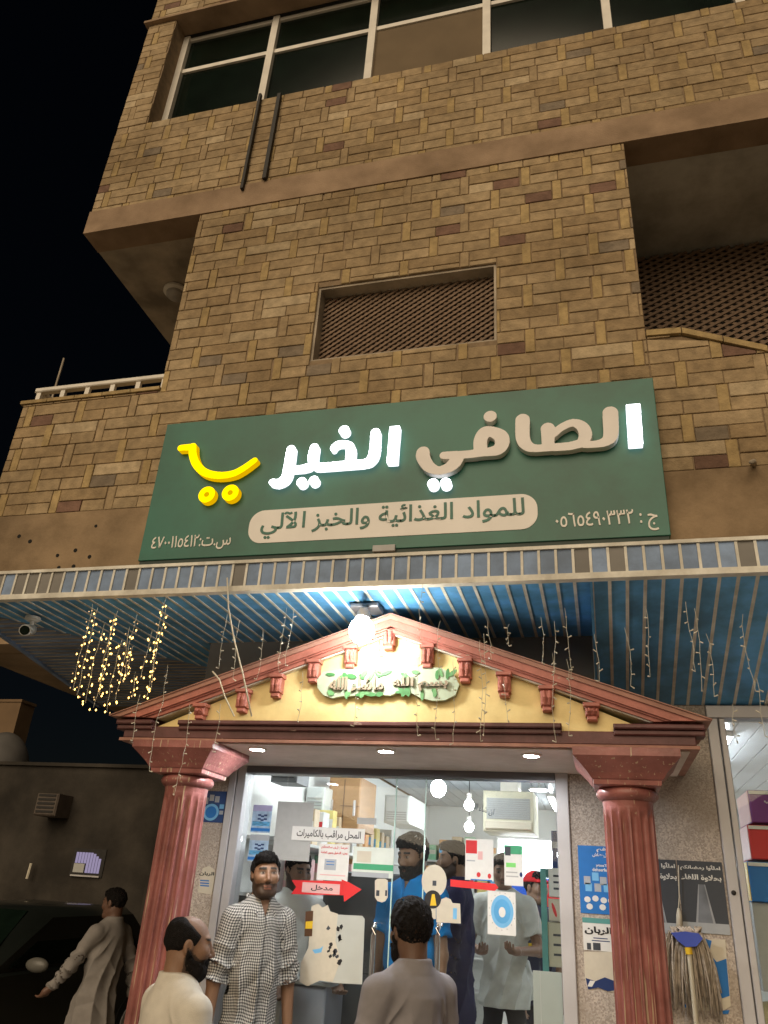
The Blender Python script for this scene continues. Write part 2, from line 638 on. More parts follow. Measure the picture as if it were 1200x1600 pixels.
def parapet_top(x):
    return float(np.interp(x, [0.52, 0.76, 1.02, 1.29, 1.55, 5.0], [5.44, 5.43, 5.315, 5.195, 5.13, 5.12]))


w = MB()
w.box(-4.74, 4.2, Y0, Y0 + 0.24, 3.25, ZB)                              # plain plaster strip under the stone
w.build('plaster_wall', M_plaster, bld)
w = MB()
yb = Y0 + 0.008
for x0, x1, z0, z1 in [(-4.73, -3.38, ZB, 5.44), (-3.38, LW[0], ZB, 7.48), (LW[0], LW[1], ZB, LW[2]), (LW[0], LW[1], LW[3], 7.48), (LW[1], 0.52, ZB, 7.48),
                       (-4.65, 4.2, 7.785, 9.04), (-4.65, -4.29, 9.04, 10.9), (-4.65, 4.2, 10.9, 12.6)]:
    w.box(x0, x1, yb, Y0 + 0.26, z0, z1)
w.prism([(0.52, ZB), (4.2, ZB), (4.2, 5.12), (1.55, 5.12), (1.29, 5.185), (1.02, 5.305), (0.76, 5.42), (0.52, 5.43)], yb, Y0 + 0.24)
w.build('backing_wall', M_mortar, bld)
# side and rear masses
w = MB()
w.box(-4.72, -2.46, Y0 + 0.26, 9.5, 3.25, 5.42)
w.box(-3.37, 0.51, Y0 + 0.45, 9.5, 5.42, 7.47)
w.box(-4.64, 4.2, 6.62, 9.5, 7.50, 12.5)
w.box(-2.46, 4.2, Y0 + 0.26, 4.86, 2.82, 3.25)
w.box(-3.37, -3.16, Y0 + 0.26, Y0 + 0.45, 5.42, 7.47)
w.box(0.29, 0.51, Y0 + 0.26, 9.5, 3.3, 7.47)
w.box(0.51, 4.2, 6.12, 6.3, 3.3, 7.47)
w.build('inner_mass', M_plaster, bld)
MB().box(-2.46, -2.12, Y0 + 0.26, 5.0, 2.82, 3.25).build('beam', M_concrete, bld)
MB().box(-4.66, 4.21, Y0 - 0.012, Y0 + 0.25, 7.484, 7.782).build('band', M_band, bld)
MB().box(-4.655, -3.372, Y0 + 0.252, 6.60, 7.49, 7.56).build('overhang_soffit', M_concrete, bld)
MB().box(0.512, 4.2, Y0 + 0.252, 6.10, 7.49, 7.56).build('balcony_soffit', M_conc_soffit, bld)
MB().box(-4.65, -4.62, Y0 + 0.27, 6.62, 7.565, 12.4).build('side_wall', M_plaster, bld)
cp = MB()
cx = [0.52, 0.76, 1.02, 1.29, 1.55, 4.2]
for a, b in zip(cx[:-1], cx[1:]):
    n = max(1, int((b - a) / 0.3))
    for k in range(n):
        p, q = a + (b - a) * k / n + 0.004, a + (b - a) * (k + 1) / n - 0.004
        c = MB().prism([(p, parapet_top(p) + 0.004), (q, parapet_top(q) + 0.004), (q, parapet_top(q) + 0.052), (p, parapet_top(p) + 0.052)], Y0 - 0.02, Y0 + 0.26)
        c.build('coping_stone', M_stone[4], bld)
for k in range(5):
    MB().box(-4.76 + k * 0.276, -4.76 + k * 0.276 + 0.270, Y0 - 0.015, Y0 + 0.3, 5.445, 5.478).build('coping_stone', M_stone[4], bld)
# ledge above the big window at the corner
MB().box(-4.70, 4.2, Y0 - 0.05, Y0 + 0.2, 10.86, 10.895).build('lintel_ledge', M_band, bld)

# stone slips: courses of long stones in pairs, half stones below, one upright between them
PX_, CH, LV = 0.509, 0.2195, 0.076
HH = CH / 2
stones = []   # (x0, x1, z0, z1, material index)
zones = [(-4.735, 0.522, ZB, 7.482, 'low'), (0.522, 2.6, ZB, 5.5, 'par'), (-4.655, 2.9, 7.786, 9.045, 'up'), (-4.655, -4.288, 9.045, 10.86, 'up'), (-4.655, -0.4, 10.9, 11.45, 'up')]
rs = random.Random(31)


def put(x0, x1, z0, z1, zone, mi):
    zx0, zx1, zz0, zz1, kind = zone
    x0, x1, z0, z1 = max(x0, zx0), min(x1, zx1), max(z0, zz0), min(z1, zz1)
    if x1 - x0 < 0.02 or z1 - z0 < 0.02:
        return
    if kind == 'low':
        if x1 < -3.38 and z0 > 5.43:
            return
        if x0 < -3.38 < x1 and z1 > 5.45:
            x0 = -3.38
        if x1 < -3.38:
            z1 = min(z1, 5.44)
        if z1 - z0 < 0.02 or x1 - x0 < 0.02:
            return
        if x0 > -3.05 and x1 < 0.44 and z1 < 4.98:
            return                                                # behind the sign
        if x1 > LW[0] and x0 < LW[1] and z1 > LW[2] and z0 < LW[3]:
            parts = []
            if x0 < LW[0] - 0.02:
                parts.append((x0, LW[0], z0, z1))
            if x1 > LW[1] + 0.02:
                parts.append((LW[1], x1, z0, z1))
            if not parts:
                if z0 < LW[2] - 0.02:
                    parts.append((x0, x1, z0, LW[2]))
                if z1 > LW[3] + 0.02:
                    parts.append((x0, x1, LW[3], z1))
            for q in parts:
                stones.append((*q, mi))
            return
    stones.append((x0, x1, z0, z1, mi))


for zone in zones:
    j0, j1 = int((zone[2] - 5.31) / CH) - 2, int((zone[3] - 5.31) / CH) + 2
    for j in range(j0, j1):
        zc = 5.31 + CH * j
        off = -0.048 + (0.2545 if j % 2 else 0.0)
        if zone[4] == 'up':
            off += 0.11
        k0, k1 = int((zone[0] - off) / PX_) - 2, int((zone[1] - off) / PX_) + 2
        for k in range(k0, k1):
            rs.seed(j * 7919 + k * 104729 + 5)
            cxv = off + k * PX_ + rs.uniform(-0.008, 0.008)
            put(cxv - LV / 2, cxv + LV / 2, zc - HH, zc + HH, zone, 4 if rs.random() < 0.75 else 0)
            a, b = cxv + LV / 2, cxv + PX_ - LV / 2
            mid = (a + b) / 2 + rs.uniform(-0.012, 0.012)
            pick = lambda: rs.choices([0, 1, 2, 3], [5, 3, 3, 0.7])[0]
            put(a, b, zc, zc + HH, zone, pick())
            dk = rs.random()
            m1, m2 = pick(), pick()
            if dk < 0.10:
                m1 = rs.choice([5, 6])
            elif dk < 0.20:
                m2 = rs.choice([5, 6, 5])
            put(a, mid, zc - HH, zc, zone, m1)
            put(mid, b, zc - HH, zc, zone, m2)

gp = 0.0035


def shown_size(s):
    x, z = (s[0] + s[1]) / 2, (s[2] + s[3]) / 2
    dep = np.array([x, Y0, z]) - CAM
    D = dep @ _f
    px, py = 600 + FPX * (dep @ _r) / D, 800 - FPX * (dep @ _u) / D
    if not (-20 < px < 1220 and -20 < py < 1600):
        return 0
    return (s[1] - s[0]) * (s[3] - s[2]) / D ** 2


stones.sort(key=shown_size, reverse=True)
shared = {}
rest = MB()
for i, s in enumerate(stones):
    x0, x1, z0, z1, mi = s
    rs.seed(i)
    py = rs.uniform(0.0, 0.006)
    if x0 > 0.5 and z1 > parapet_top(max(x0, x1)) - 0.002 and z0 < 6:
        t0, t1 = min(z1, parapet_top(x0)), min(z1, parapet_top(x1))
        if t1 - z0 < 0.015 and t0 - z0 < 0.015:
            continue
        t0, t1 = max(t0, z0 + 0.004), max(t1, z0 + 0.004)
        rest.prism([(x0 + gp, z0 + gp), (x1 - gp, z0 + gp), (x1 - gp, t1 - gp), (x0 + gp, t0 - gp)], Y0 - py, Y0 + 0.02, mi)
        continue
    if i < 300:
        sz = (round(x1 - x0, 2), round(z1 - z0, 3), mi)
        if sz not in shared:
            hw, hh = sz[0] / 2 - gp, sz[1] / 2 - gp
            mb = MB().bbox(-hw, hw, 0, 0.03, -hh, hh, 0.0035)
            me = bpy.data.meshes.new('stone')
            me.from_pydata(mb.v, [], mb.f)
            me.materials.append(M_stone[mi])
            shared[sz] = me
        o = bpy.data.objects.new('stone', shared[sz])
        o.location = ((x0 + x1) / 2, Y0 - py, (z0 + z1) / 2)
        o.rotation_euler = (rs.uniform(-0.012, 0.012), rs.uniform(-0.006, 0.006), rs.uniform(-0.008, 0.008))
        C.objects.link(o)
        o.parent = bld
        o.matrix_parent_inverse = bld.matrix_basis.inverted()
    else:
        rest.bbox(x0 + gp, x1 - gp, Y0 - py, Y0 + 0.02, z0 + gp, z1 - gp, 0.0035, mi)
o = rest.build('stone_rows', M_stone, bld)
o['kind'] = 'stuff'


def lattice(name, x0, x1, z0, z1, y, pitch, w, parent, ang=(34, -34)):
    mb = MB()
    cx, cz = (x0 + x1) / 2, (z0 + z1) / 2
    hx, hz = (x1 - x0) / 2, (z1 - z0) / 2
    for li, a in enumerate(ang):
        a = math.radians(a)
        d, nn = (math.cos(a), math.sin(a)), (-math.sin(a), math.cos(a))
        R = math.hypot(hx, hz)
        k = -R
        while k < R:
            # clip the centre line against the rectangle
            t0, t1 = -1e9, 1e9
            for p, dd, h in ((k * nn[0], d[0], hx), (k * nn[1], d[1], hz)):
                if abs(dd) < 1e-9:
                    continue
                a0, a1 = (-h - p) / dd, (h - p) / dd
                t0, t1 = max(t0, min(a0, a1)), min(t1, max(a0, a1))
            if t1 - t0 > 0.01:
                P = [(k * nn[0] + d[0] * t, k * nn[1] + d[1] * t) for t in (t0, t1)]
                q = [(P[0][0] - nn[0] * w / 2, P[0][1] - nn[1] * w / 2), (P[1][0] - nn[0] * w / 2, P[1][1] - nn[1] * w / 2),
                     (P[1][0] + nn[0] * w / 2, P[1][1] + nn[1] * w / 2), (P[0][0] + nn[0] * w / 2, P[0][1] + nn[1] * w / 2)]
                mb.prism([(cx + u, cz + v) for u, v in q], y + li * 0.012, y + li * 0.012 + 0.010)
            k += pitch
    o = mb.build(name, M_lattice, parent)
    o['kind'] = 'stuff'
    return o


# screened window in the tower
win = MB()
for x0, x1, z0, z1 in [(LW[0], LW[0] + 0.02, LW[2], LW[3]), (LW[1] - 0.02, LW[1], LW[2], LW[3]), (LW[0] + 0.02, LW[1] - 0.02, LW[3] - 0.02, LW[3]), (LW[0] + 0.02, LW[1] - 0.02, LW[2], LW[2] + 0.02)]:
    win.box(x0, x1, Y0 + 0.02, Y0 + 0.40, z0, z1)
sw = win.build('screened_window', M_concrete, bld)
lattice('wooden_lattice', LW[0] + 0.02, LW[1] - 0.02, LW[2] + 0.02, LW[3] - 0.02, Y0 + 0.13, 0.042, 0.019, sw)
MB().box(LW[0] + 0.02, LW[1] - 0.02, Y0 + 0.36, Y0 + 0.38, LW[2] + 0.02, LW[3] - 0.02).build('window_back', M_dark, sw)
# screen at the back of the balcony
MB().box(0.52, 4.2, 6.09, 6.115, 5.2, 7.485).build('balcony_back', M_dark, bld)
lattice('balcony_lattice', 0.53, 3.3, 5.62, 7.46, 6.03, 0.058, 0.027, bld, (27, -27))

# big upper window
for x in (-4.255, -3.10, -1.90, -0.655, 0.52, 1.70, 2.9):
    MB().box(x - 0.04, x + 0.04, 4.90, 4.985, 9.0, 10.84).build('mullion', M_white_frame, bld)
xs = (-4.255, -3.10, -1.90, -0.655, 0.52, 1.70, 2.9)
for a, b in zip(xs[:-1], xs[1:]):
    MB().box(a + 0.036, b - 0.036, 4.93, 4.975, 10.19, 10.25).build('transom', M_white_frame, bld)
    MB().box(a + 0.036, b - 0.036, 4.93, 4.975, 10.78, 10.84).build('transom', M_white_frame, bld)
    MB().box(a + 0.037, b - 0.037, 4.955, 4.961, 9.0, 10.188).build('pane', M_darkglass, bld)
    MB().box(a + 0.037, b - 0.037, 4.955, 4.961, 10.252, 10.778).build('pane', M_darkglass, bld)
MB().box(-4.33, -4.32, Y0 + 0.26, 5.3, 9.0, 10.9).build('reveal', M_concrete, bld)
MB().box(-4.29, 4.2, Y0 + 0.20, 5.3, 10.842, 10.858).build('reveal_top', M_dark, bld)
MB().box(-1.864, -0.69, 4.946, 4.950, 9.3, 10.185).build('blind', mat('window_blind', (0.17, 0.125, 0.075), 0.9, 0.1, 3), bld)
MB().box(-4.29, 4.2, 5.3, 5.32, 9.0, 10.84).build('room_back', M_dark, bld)

# rail on the terrace wall
rl = thing('terrace_railing', 'pale metal railing on top of the stone terrace wall', 'railing', (-4.1, 4.85, 5.48))
MB().bbox(-4.76, -3.40, 4.80, 4.86, 5.655, 5.70, 0.008).build('top_rail', M_white_frame, rl)
for k in range(6):
    x = -4.72 + k * 0.255
    MB().box(x - 0.022, x + 0.022, 4.815, 4.845, 5.478, 5.654).build('post', M_white_frame, rl)
MB().box(-4.76, -4.70, 4.862, 7.5, 5.655, 5.70).build('side_rail', M_white_frame, rl)
# two dark steel bars below the big window
for (xa, ya), (xb, yb2), nm in [((408, 150), (377, 296), 'longer left one'), ((437, 150), (413, 280), 'right one')]:
    a, b = PY(xa, ya, 4.67), PY(xb, yb2, 4.67)
    x = (a[0] + b[0]) / 2
    hw = 0.014 if nm[0] == 'l' else 0.019
    o = MB().box(x - hw, x + hw, 4.650, 4.685, b[2], a[2] + 0.02)
    o.box(x - 0.012, x + 0.012, 4.686, 4.694, b[2] + 0.1, b[2] + 0.16).box(x - 0.012, x + 0.012, 4.686, 4.694, a[2] - 0.2, a[2] - 0.14)
    tag(o.build('steel_bar', M_steel_black), 'dark steel bar fixed upright under the big window, ' + nm, 'bar', 'steel bars under the big window')
# round lamp under the overhang
lm = thing('ceiling_lamp', 'unlit round bulkhead lamp under the overhanging storey', 'lamp', (-4.12, 5.62, 7.49))
smooth_by_angle(MB().lathe([(0.11, 7.489), (0.135, 7.48), (0.135, 7.455), (0.11, 7.44)], -4.12, 5.62, 28).build('ring', M_white_frame, lm))
smooth_by_angle(MB().lathe([(0.10, 7.441), (0.095, 7.41), (0.07, 7.385), (0.03, 7.372), (0.004, 7.37)], -4.12, 5.62, 28).build('dome', mat('lamp_glass', (0.45, 0.42, 0.38), 0.3), lm))
# pipe stub on the right of the sign and old fixing holes in the plaster
pp = PY(1178, 726, Y0)
tag(MB().tube([(pp[0], Y0 + 0.01, pp[2]), (pp[0] - 0.01, Y0 - 0.05, pp[2] - 0.005), (pp[0] - 0.05, Y0 - 0.16, pp[2] - 0.07)], [0.018, 0.017, 0.014], 10).build('pipe_stub', M_concrete, None, True),
    'short grey pipe sticking out of the plaster right of the green sign', 'pipe')
hl = MB()
for (x, y) in [(47, 846), (90, 868), (118, 860), (140, 870), (115, 885), (92, 887), (30, 838), (150, 822)]:
    q = PY(x, y, Y0)
    hl.tube([(q[0], Y0 - 0.003, q[2]), (q[0], Y0 + 0.004, q[2])], 0.012 + 0.006 * rs.random(), 7)
hl.build('fixing_holes', M_dark, bld)['kind'] = 'stuff'

# ------------------------------------------------------------------ ground floor walls of the shop
gf = thing('shop_front_wall', 'speckled pebble-dash ground floor wall beside the shop door', 'wall', (-1, Y0 + 0.1, 0))
MB().box(-2.46, -2.235, Y0, Y0 + 0.14, 0.164, 2.81).build('wall_panel', M_pebble, gf)
MB().box(-0.165, 0.605, Y0, Y0 + 0.14, 0.164, 2.81).build('wall_panel', M_pebble, gf)
MB().box(-2.235, -0.165, Y0 + 0.002, Y0 + 0.14, 2.50, 2.81).build('wall_head', M_concrete, gf)
MB().box(-2.46, -2.40, Y0 + 0.142, 11.6, 0.004, 3.24).build('side_wall', M_plaster, gf)
MB().box(3.6, 3.7, Y0 + 0.142, 11.6, 0.004, 3.24).build('side_wall', M_white_wall, gf)
MB().box(-2.46, 3.7, 11.6, 11.7, 0.004, 3.24).build('rear_wall', M_white_wall, gf)
MB().box(-2.398, -2.37, Y0 + 0.142, 11.59, ZF, 2.9).build('wall_lining', M_white_wall, gf)
MB().box(2.0, 3.7, Y0, Y0 + 0.14, 0.164, 2.81).build('wall_panel', M_pebble, gf)
ceil_m = mat('shop_ceiling_metal', (0.50, 0.53, 0.57), 0.32, 0.08, 3, metal=0.25)
cl = MB()
k = -2.36
while k < 3.55:
    cl.box(k, k + 0.142, 4.87, 11.58, 2.92, 2.94)
    k += 0.15
o = cl.build('shop_ceiling', ceil_m)
tag(o, kind='structure')
MB().box(-2.39, 3.59, 4.87, 11.59, 2.95, 2.97).build('ceiling_back', M_white_wall, gf)

# ------------------------------------------------------------------ canopy with blue slats
M_blue = mat('blue_slat', (0.13, 0.42, 0.80), 0.45, 0.16, 6, 0.1, 60, objrand=0.14, spec=0.5, stain=0.3, stain_scale=3)
M_blue_dull = mat('weathered_blue_slat', (0.25, 0.35, 0.54), 0.6, 0.2, 5, 0.1, 60, objrand=0.14, stain=0.35, stain_scale=4)
M_cream = mat('cream_metal', (0.82, 0.80, 0.72), 0.5, 0.12, 12, stain=0.3, stain_scale=5)
can = thing('slatted_canopy', 'long projecting canopy lined with blue slats and cream battens', 'canopy', (-0.5, 4.1, 3.2))
YC, ZC, ZT = 3.55, 3.157, 3.308
SP = 0.0815
XL, XR, XS = -3.64, 2.4, 0.03
MB().box(XL, XR, YC - 0.012, YC + 0.02, ZT, ZT + 0.018).build('top_rail', M_cream, can)
MB().box(XL, XR, YC - 0.016, YC + 0.03, ZC - 0.012, ZC + 0.018).build('bottom_rail', M_cream, can)
MB().box(XL, XR, YC + 0.02, Y0 - 0.002, ZT - 0.01, ZT + 0.006).build('roof_sheet', M_concrete, can)


def shared_obj(name, me, loc, parent):
    o = bpy.data.objects.new(name, me)
    o.location = loc
    C.objects.link(o)
    o.parent = parent
    o.matrix_parent_inverse = parent.matrix_basis.inverted()
    return o


def mk(mb, name, m):
    me = bpy.data.meshes.new(name)
    me.from_pydata(mb.v, [], mb.f)
    me.materials.append(m)
    return me


f_sl = [mk(MB().box(0.007, SP - 0.007, 0, 0.008, 0, ZT - ZC - 0.02), 'fascia_slat', q) for q in (M_blue_dull, mat('grey_slat', (0.21, 0.20, 0.185), 0.6, 0.15, 5, objrand=0.1))]
f_bt = mk(MB().box(-0.0065, 0.0065, 0, 0.012, 0, ZT - ZC - 0.02), 'fascia_batten', M_cream)
nS = int((XR - XL) / SP)
for k in range(nS):
    x = XL + k * SP
    rs.seed(900 + k)
    grey = k < 9 and rs.random() < 0.7 or rs.random() < 0.06
    shared_obj('fascia_slat', f_sl[1 if grey else 0], (x, YC + rs.uniform(0, 0.002), ZC + 0.018), can)
    shared_obj('fascia_batten', f_bt, (x, YC - 0.006, ZC + 0.018), can)


def soff_end(x):
    """where the flat soffit slats end"""
    return float(np.interp(x, [-3.62, -3.54, -2.9, -2.5, -2.46, 5], [3.75, 3.86, 4.8, 5.3, 4.46, 4.46]))


RB = 0.016
for k in range(nS):
    x = XL + k * SP
    if x + SP <= XS:
        e0, e1 = soff_end(x), soff_end(x + SP)
        z = ZC - 0.002
        MB().slab([(x + RB / 2, YC + 0.03), (x + SP - RB / 2, YC + 0.03), (x + SP - RB / 2, e1), (x + RB / 2, e0)], z, z + 0.008).build('soffit_slat', M_blue, can)
        MB().slab([(x - RB / 2, YC + 0.03), (x + RB / 2, YC + 0.03), (x + RB / 2, e0), (x - RB / 2, e0)], z - 0.0025, z + 0.004).build('soffit_batten', M_cream, can)
    elif x >= XS - 0.01:
        a = math.atan2(ZC - 2.815, Y0 - YC - 0.03)

        def slope(x0, x1, dz, t):
            v = [(q, y, zz + dz + tt) for q in (x0, x1) for (y, zz) in ((YC + 0.03, ZC), (Y0 - 0.005, 2.815)) for tt in (0, t)]
            return MB().add(v, [(0, 1, 3, 2), (4, 6, 7, 5), (0, 4, 5, 1), (2, 3, 7, 6), (0, 2, 6, 4), (1, 5, 7, 3)])
        slope(x + RB / 2, x + SP - RB / 2, -0.002, 0.008).build('soffit_slat', M_blue, can)
        slope(x - RB / 2, x + RB / 2, -0.0045, 0.008).build('soffit_batten', M_cream, can)
# cheek where the flat part meets the sloping part
v = [(XS - 0.012, YC + 0.03, ZC - 0.012), (XS - 0.012, 4.46, ZC - 0.012), (XS - 0.012, 4.46, 2.86), (XS + 0.0, YC + 0.03, ZC - 0.012), (XS + 0.0, 4.46, ZC - 0.012), (XS + 0.0, 4.46, 2.86)]
mesh_obj('cheek_panel', v, [(0, 1, 2), (5, 4, 3), (0, 3, 4, 1), (1, 4, 5, 2), (2, 5, 3, 0)], M_blue, can)
MB().box(XS - 0.016, XS + 0.004, 4.44, 4.458, 2.86, ZC - 0.012).build('corner_trim', M_cream, can)
# dark side soffit that turns the corner under the upper floor
k = 3.66
while k < 6.3:
    xl = float(np.interp(k, [3.55, 6.3], [-3.62, -4.42]))
    xl2 = float(np.interp(k + 0.072, [3.55, 6.3], [-3.62, -4.42]))

    def xr(y):
        return float(np.interp(y, [3.75, 3.86, 4.8, 5.3], [-3.62, -3.54, -2.9, -2.49]))
    if xr(k) - xl > 0.05:
        MB().slab([(xl, k), (xr(k) - 0.01, k), (xr(k + 0.072) - 0.01, k + 0.072), (xl2, k + 0.072)], ZC, ZC + 0.008).build('side_slat', M_blue_dull, can)
        MB().slab([(xl, k - 0.009), (xr(k) - 0.01, k - 0.009), (xr(k) - 0.01, k), (xl, k)], ZC - 0.006, ZC + 0.006).build('side_batten', M_concrete, can)
    k += SP
MB().slab([(-3.63, 3.56), (-3.60, 3.56), (-4.40, 6.3), (-4.43, 6.3)], ZC - 0.02, ZT).build('side_fascia', M_blue_dull, can)
MB().slab([(-3.60, 3.58), (-2.48, 3.58), (-2.48, 6.3), (-4.38, 6.3)], ZC + 0.03, ZC + 0.05).build('side_deck', M_concrete, can)
# concrete beam above the portico, behind the canopy
bm_ = MB().box(-2.40, 0.012, 4.462, Y0 - 0.003, 2.62, ZC + 0.1)
tag(bm_.build('concrete_beam', mat('grey_beam', (0.17, 0.165, 0.15), 0.85, 0.15, 3), None), 'grey concrete beam behind the pediment, under the blue slats', 'beam')

# ------------------------------------------------------------------ portico: pediment, beam, columns
M_red = mat('terracotta_paint', (0.52, 0.185, 0.145), 0.5, 0.14, 7, 0.12, 60, stain=0.35, stain_scale=5, wear=(0.45, 0.33, 0.25), wear_t=0.67, wear_stretch=(9, 9, 30))
M_maroon = mat('maroon_paint', (0.15, 0.062, 0.062), 0.5, 0.14, 7, 0.12, 60, stain=0.4, stain_scale=4, wear=(0.34, 0.24, 0.2), wear_t=0.67, wear_stretch=(9, 9, 40))
M_dusty = mat('dusty_terracotta', (0.36, 0.19, 0.145), 0.8, 0.22, 9, 0.2, 60)
M_yellow = mat('yellow_plaster', (0.90, 0.74, 0.36), 0.7, 0.06, 4, 0.1, 70, stain=0.14, stain_scale=4)
M_soff = mat('porch_soffit', (0.80, 0.70, 0.64), 0.6, 0.06, 4, stain=0.2, stain_scale=3)
por = thing('portico', 'terracotta portico with a yellow pediment and two fluted columns round the shop door', 'portico', (-1.04, 4.2, 0.2))
YP = 3.86
XA, ZA = -1.026, 3.098
XEL, XER, ZE0, ZE1 = -2.58, 0.49, 2.442, 2.536
MB().bbox(XEL + 0.04, XER - 0.04, YP + 0.035, Y0 - 0.004, ZE0, ZE1 - 0.03, 0.006).build('beam', M_maroon, por)
MB().box(XEL + 0.03, XER - 0.03, YP + 0.02, Y0 - 0.006, ZE0 - 0.016, ZE0 - 0.001).build('beam_trim', M_dusty, por)
MB().box(XEL + 0.07, XER - 0.07, YP + 0.06, Y0 - 0.008, ZE0 - 0.021, ZE0 - 0.0165).build('soffit', M_soff, por)
# cornice along the foot of the pediment; broken away at two places
for xa, xb in ((XEL, -2.36), (-2.20, -0.155), (0.085, XER)):
    c = MB()
    c.bbox(xa, xb, YP, YP + 0.12, ZE1 - 0.024, ZE1, 0.006)
    c.bbox(xa, xb, YP + 0.018, YP + 0.12, ZE1 - 0.05, ZE1 - 0.024, 0.006)
    c.build('cornice', M_maroon, por)
tp = MB().prism([(XEL + 0.22, ZE1 - 0.031), (XER - 0.22, ZE1 - 0.031), (XA, ZA - 0.05)], YP + 0.062, YP + 0.30)
tp.build('tympanum', M_yellow, por)
# raking cornices built up from steps
for sgn, xe in ((-1, XEL - 0.03), (1, XER + 0.03)):
    A, B = Vector((XA, ZA)), Vector((xe, ZE1 + 0.012))
    d = (B - A).normalized()
    nrm = Vector((d.y, -d.x)) if sgn < 0 else Vector((-d.y, d.x))
    if nrm.y > 0:
        nrm = -nrm
    ln = (B - A).length

    def strip(o0, o1, y0, y1, name, m, ext=0.0):
        P = []
        for o_ in (o0, o1):
            # stop the strip on the vertical centre line and at the cornice
            s0 = -(nrm.x * o_) / d.x
            s1 = ln - max(0, (o_) * abs(nrm.y) / max(abs(d.y), 1e-6)) if name != 'cap' else ln
            s1 = min(ln, max(s0 + 0.1, s1))
            P.append((A + d * s0 + nrm * o_, A + d * s1 + nrm * o_))
        q = [P[1][0], P[1][1], P[0][1], P[0][0]]
        q = [(v_.x, v_.y) for v_ in q]
        area = sum(q[i][0] * q[(i + 1) % 4][1] - q[(i + 1) % 4][0] * q[i][1] for i in range(4))
        if area < 0:
            q = q[::-1]
        return MB().prism(q, y0, y1).build(name, m, por)
    strip(0.0, 0.022, YP - 0.022, YP + 0.34, 'raking_top', M_dusty)
    strip(0.0222, 0.058, YP - 0.012, YP + 0.33, 'raking_band', M_red)
    strip(0.0582, 0.066, YP + 0.000, YP + 0.32, 'raking_bead', M_red)
    strip(0.0662, 0.084, YP + 0.012, YP + 0.31, 'raking_fillet', M_red)
    strip(0.0842, 0.091, YP + 0.028, YP + 0.30, 'raking_edge', M_cream)
    # sloping back roof of the pediment
    strip(-0.006, -0.001, YP - 0.03, 4.45, 'roof_plate', M_dusty)
# small carved brackets under the raking cornice
for (px, py) in [(608, 998), (548, 1027), (490, 1049), (432, 1072), (379, 1095), (313, 1112), (668, 1026), (727, 1048), (788, 1070), (855, 1092), (925, 1113)]:
    q = PY(px, py, YP + 0.03)
    hh = 0.062 if py < 1105 else 0.042
    b = MB()
    b.bbox(q[0] - 0.040, q[0] + 0.040, YP + 0.000, YP + 0.0615, q[2] + hh - 0.020, q[2] + hh, 0.004)
    b.bbox(q[0] - 0.032, q[0] + 0.032, YP + 0.010, YP + 0.0615, q[2] - hh + 0.024, q[2] + hh - 0.020, 0.008)
    for s_ in (-0.014, 0.014):
        b.tube([(q[0] + s_, YP + 0.010, q[2] + hh - 0.027), (q[0] + s_ * 0.9, YP + 0.003, q[2]), (q[0] + s_ * 0.7, YP + 0.012, q[2] - hh + 0.03)], [0.007, 0.012, 0.007], 8)
    b.bbox(q[0] - 0.024, q[0] + 0.024, YP + 0.016, YP + 0.0615, q[2] - hh, q[2] - hh + 0.024, 0.006)
    b.build('bracket', M_red, por)


def column(cx, cyy):
    n, nf = 192, 16
    R0, R1 = 0.114, 0.118
    prof = []
    zs = [0.34, 0.36] + list(np.linspace(0.40, 2.10, 10)) + [2.13, 2.15, 2.165, 2.18]
    v, f = [], []
    for z in zs:
        fl = np.clip((2.165 - z) / 0.04, 0, 1) * np.clip((z - 0.33) / 0.05, 0, 1)
        R = R1 + (R0 - R1) * (z - 0.3) / 1.9
        for k in range(n):
            a = 2 * math.pi * k / n
            ph = (k * nf / n) % 1.0
            dip = max(0.0, 1 - ((ph - 0.5) / 0.40) ** 2) ** 0.5 if abs(ph - 0.5) < 0.40 else 0.0
            r = R - 0.017 * fl * dip
            v.append((cx + r * math.cos(a), cyy + r * math.sin(a), z))
    f = [(i * n + k, i * n + (k + 1) % n, (i + 1) * n + (k + 1) % n, (i + 1) * n + k) for i in range(len(zs) - 1) for k in range(n)]
    sh = mesh_obj('column', v, f, M_col, por, True)
    smooth_by_angle(sh, 40)
    smooth_by_angle(MB().lathe([(0.113, 2.175), (0.116, 2.205), (0.128, 2.212), (0.140, 2.225), (0.143, 2.238), (0.138, 2.252), (0.128, 2.262)], cx, cyy, 40).build('neck_ring', M_col, sh), 50)
    prof = [(0.128, 2.262), (0.150, 2.268), (0.152, 2.288), (0.160, 2.294), (0.176, 2.318), (0.200, 2.345), (0.222, 2.368), (0.232, 2.378), (0.238, 2.384), (0.238, 2.4205)]
    v = [(cx + sx * r, cyy + sy * r, z) for r, z in prof for sx, sy in ((-1, -1), (1, -1), (1, 1), (-1, 1))]
    f = [(i * 4 + k, i * 4 + (k + 1) % 4, i * 4 + 4 + (k + 1) % 4, i * 4 + 4 + k) for i in range(len(prof) - 1) for k in range(4)] + [(3, 2, 1, 0), tuple(len(prof) * 4 - 4 + k for k in range(4))]
    mesh_obj('capital', v, f, M_col, sh)
    smooth_by_angle(MB().lathe([(0.165, 0.262), (0.172, 0.285), (0.165, 0.31), (0.14, 0.32), (0.135, 0.33), (0.118, 0.345)], cx, cyy, 40).build('base', M_col, sh), 50)
    MB().box(cx - 0.19, cx + 0.19, cyy - 0.19, cyy + 0.19, 0.201, 0.262).build('plinth', M_col, sh)


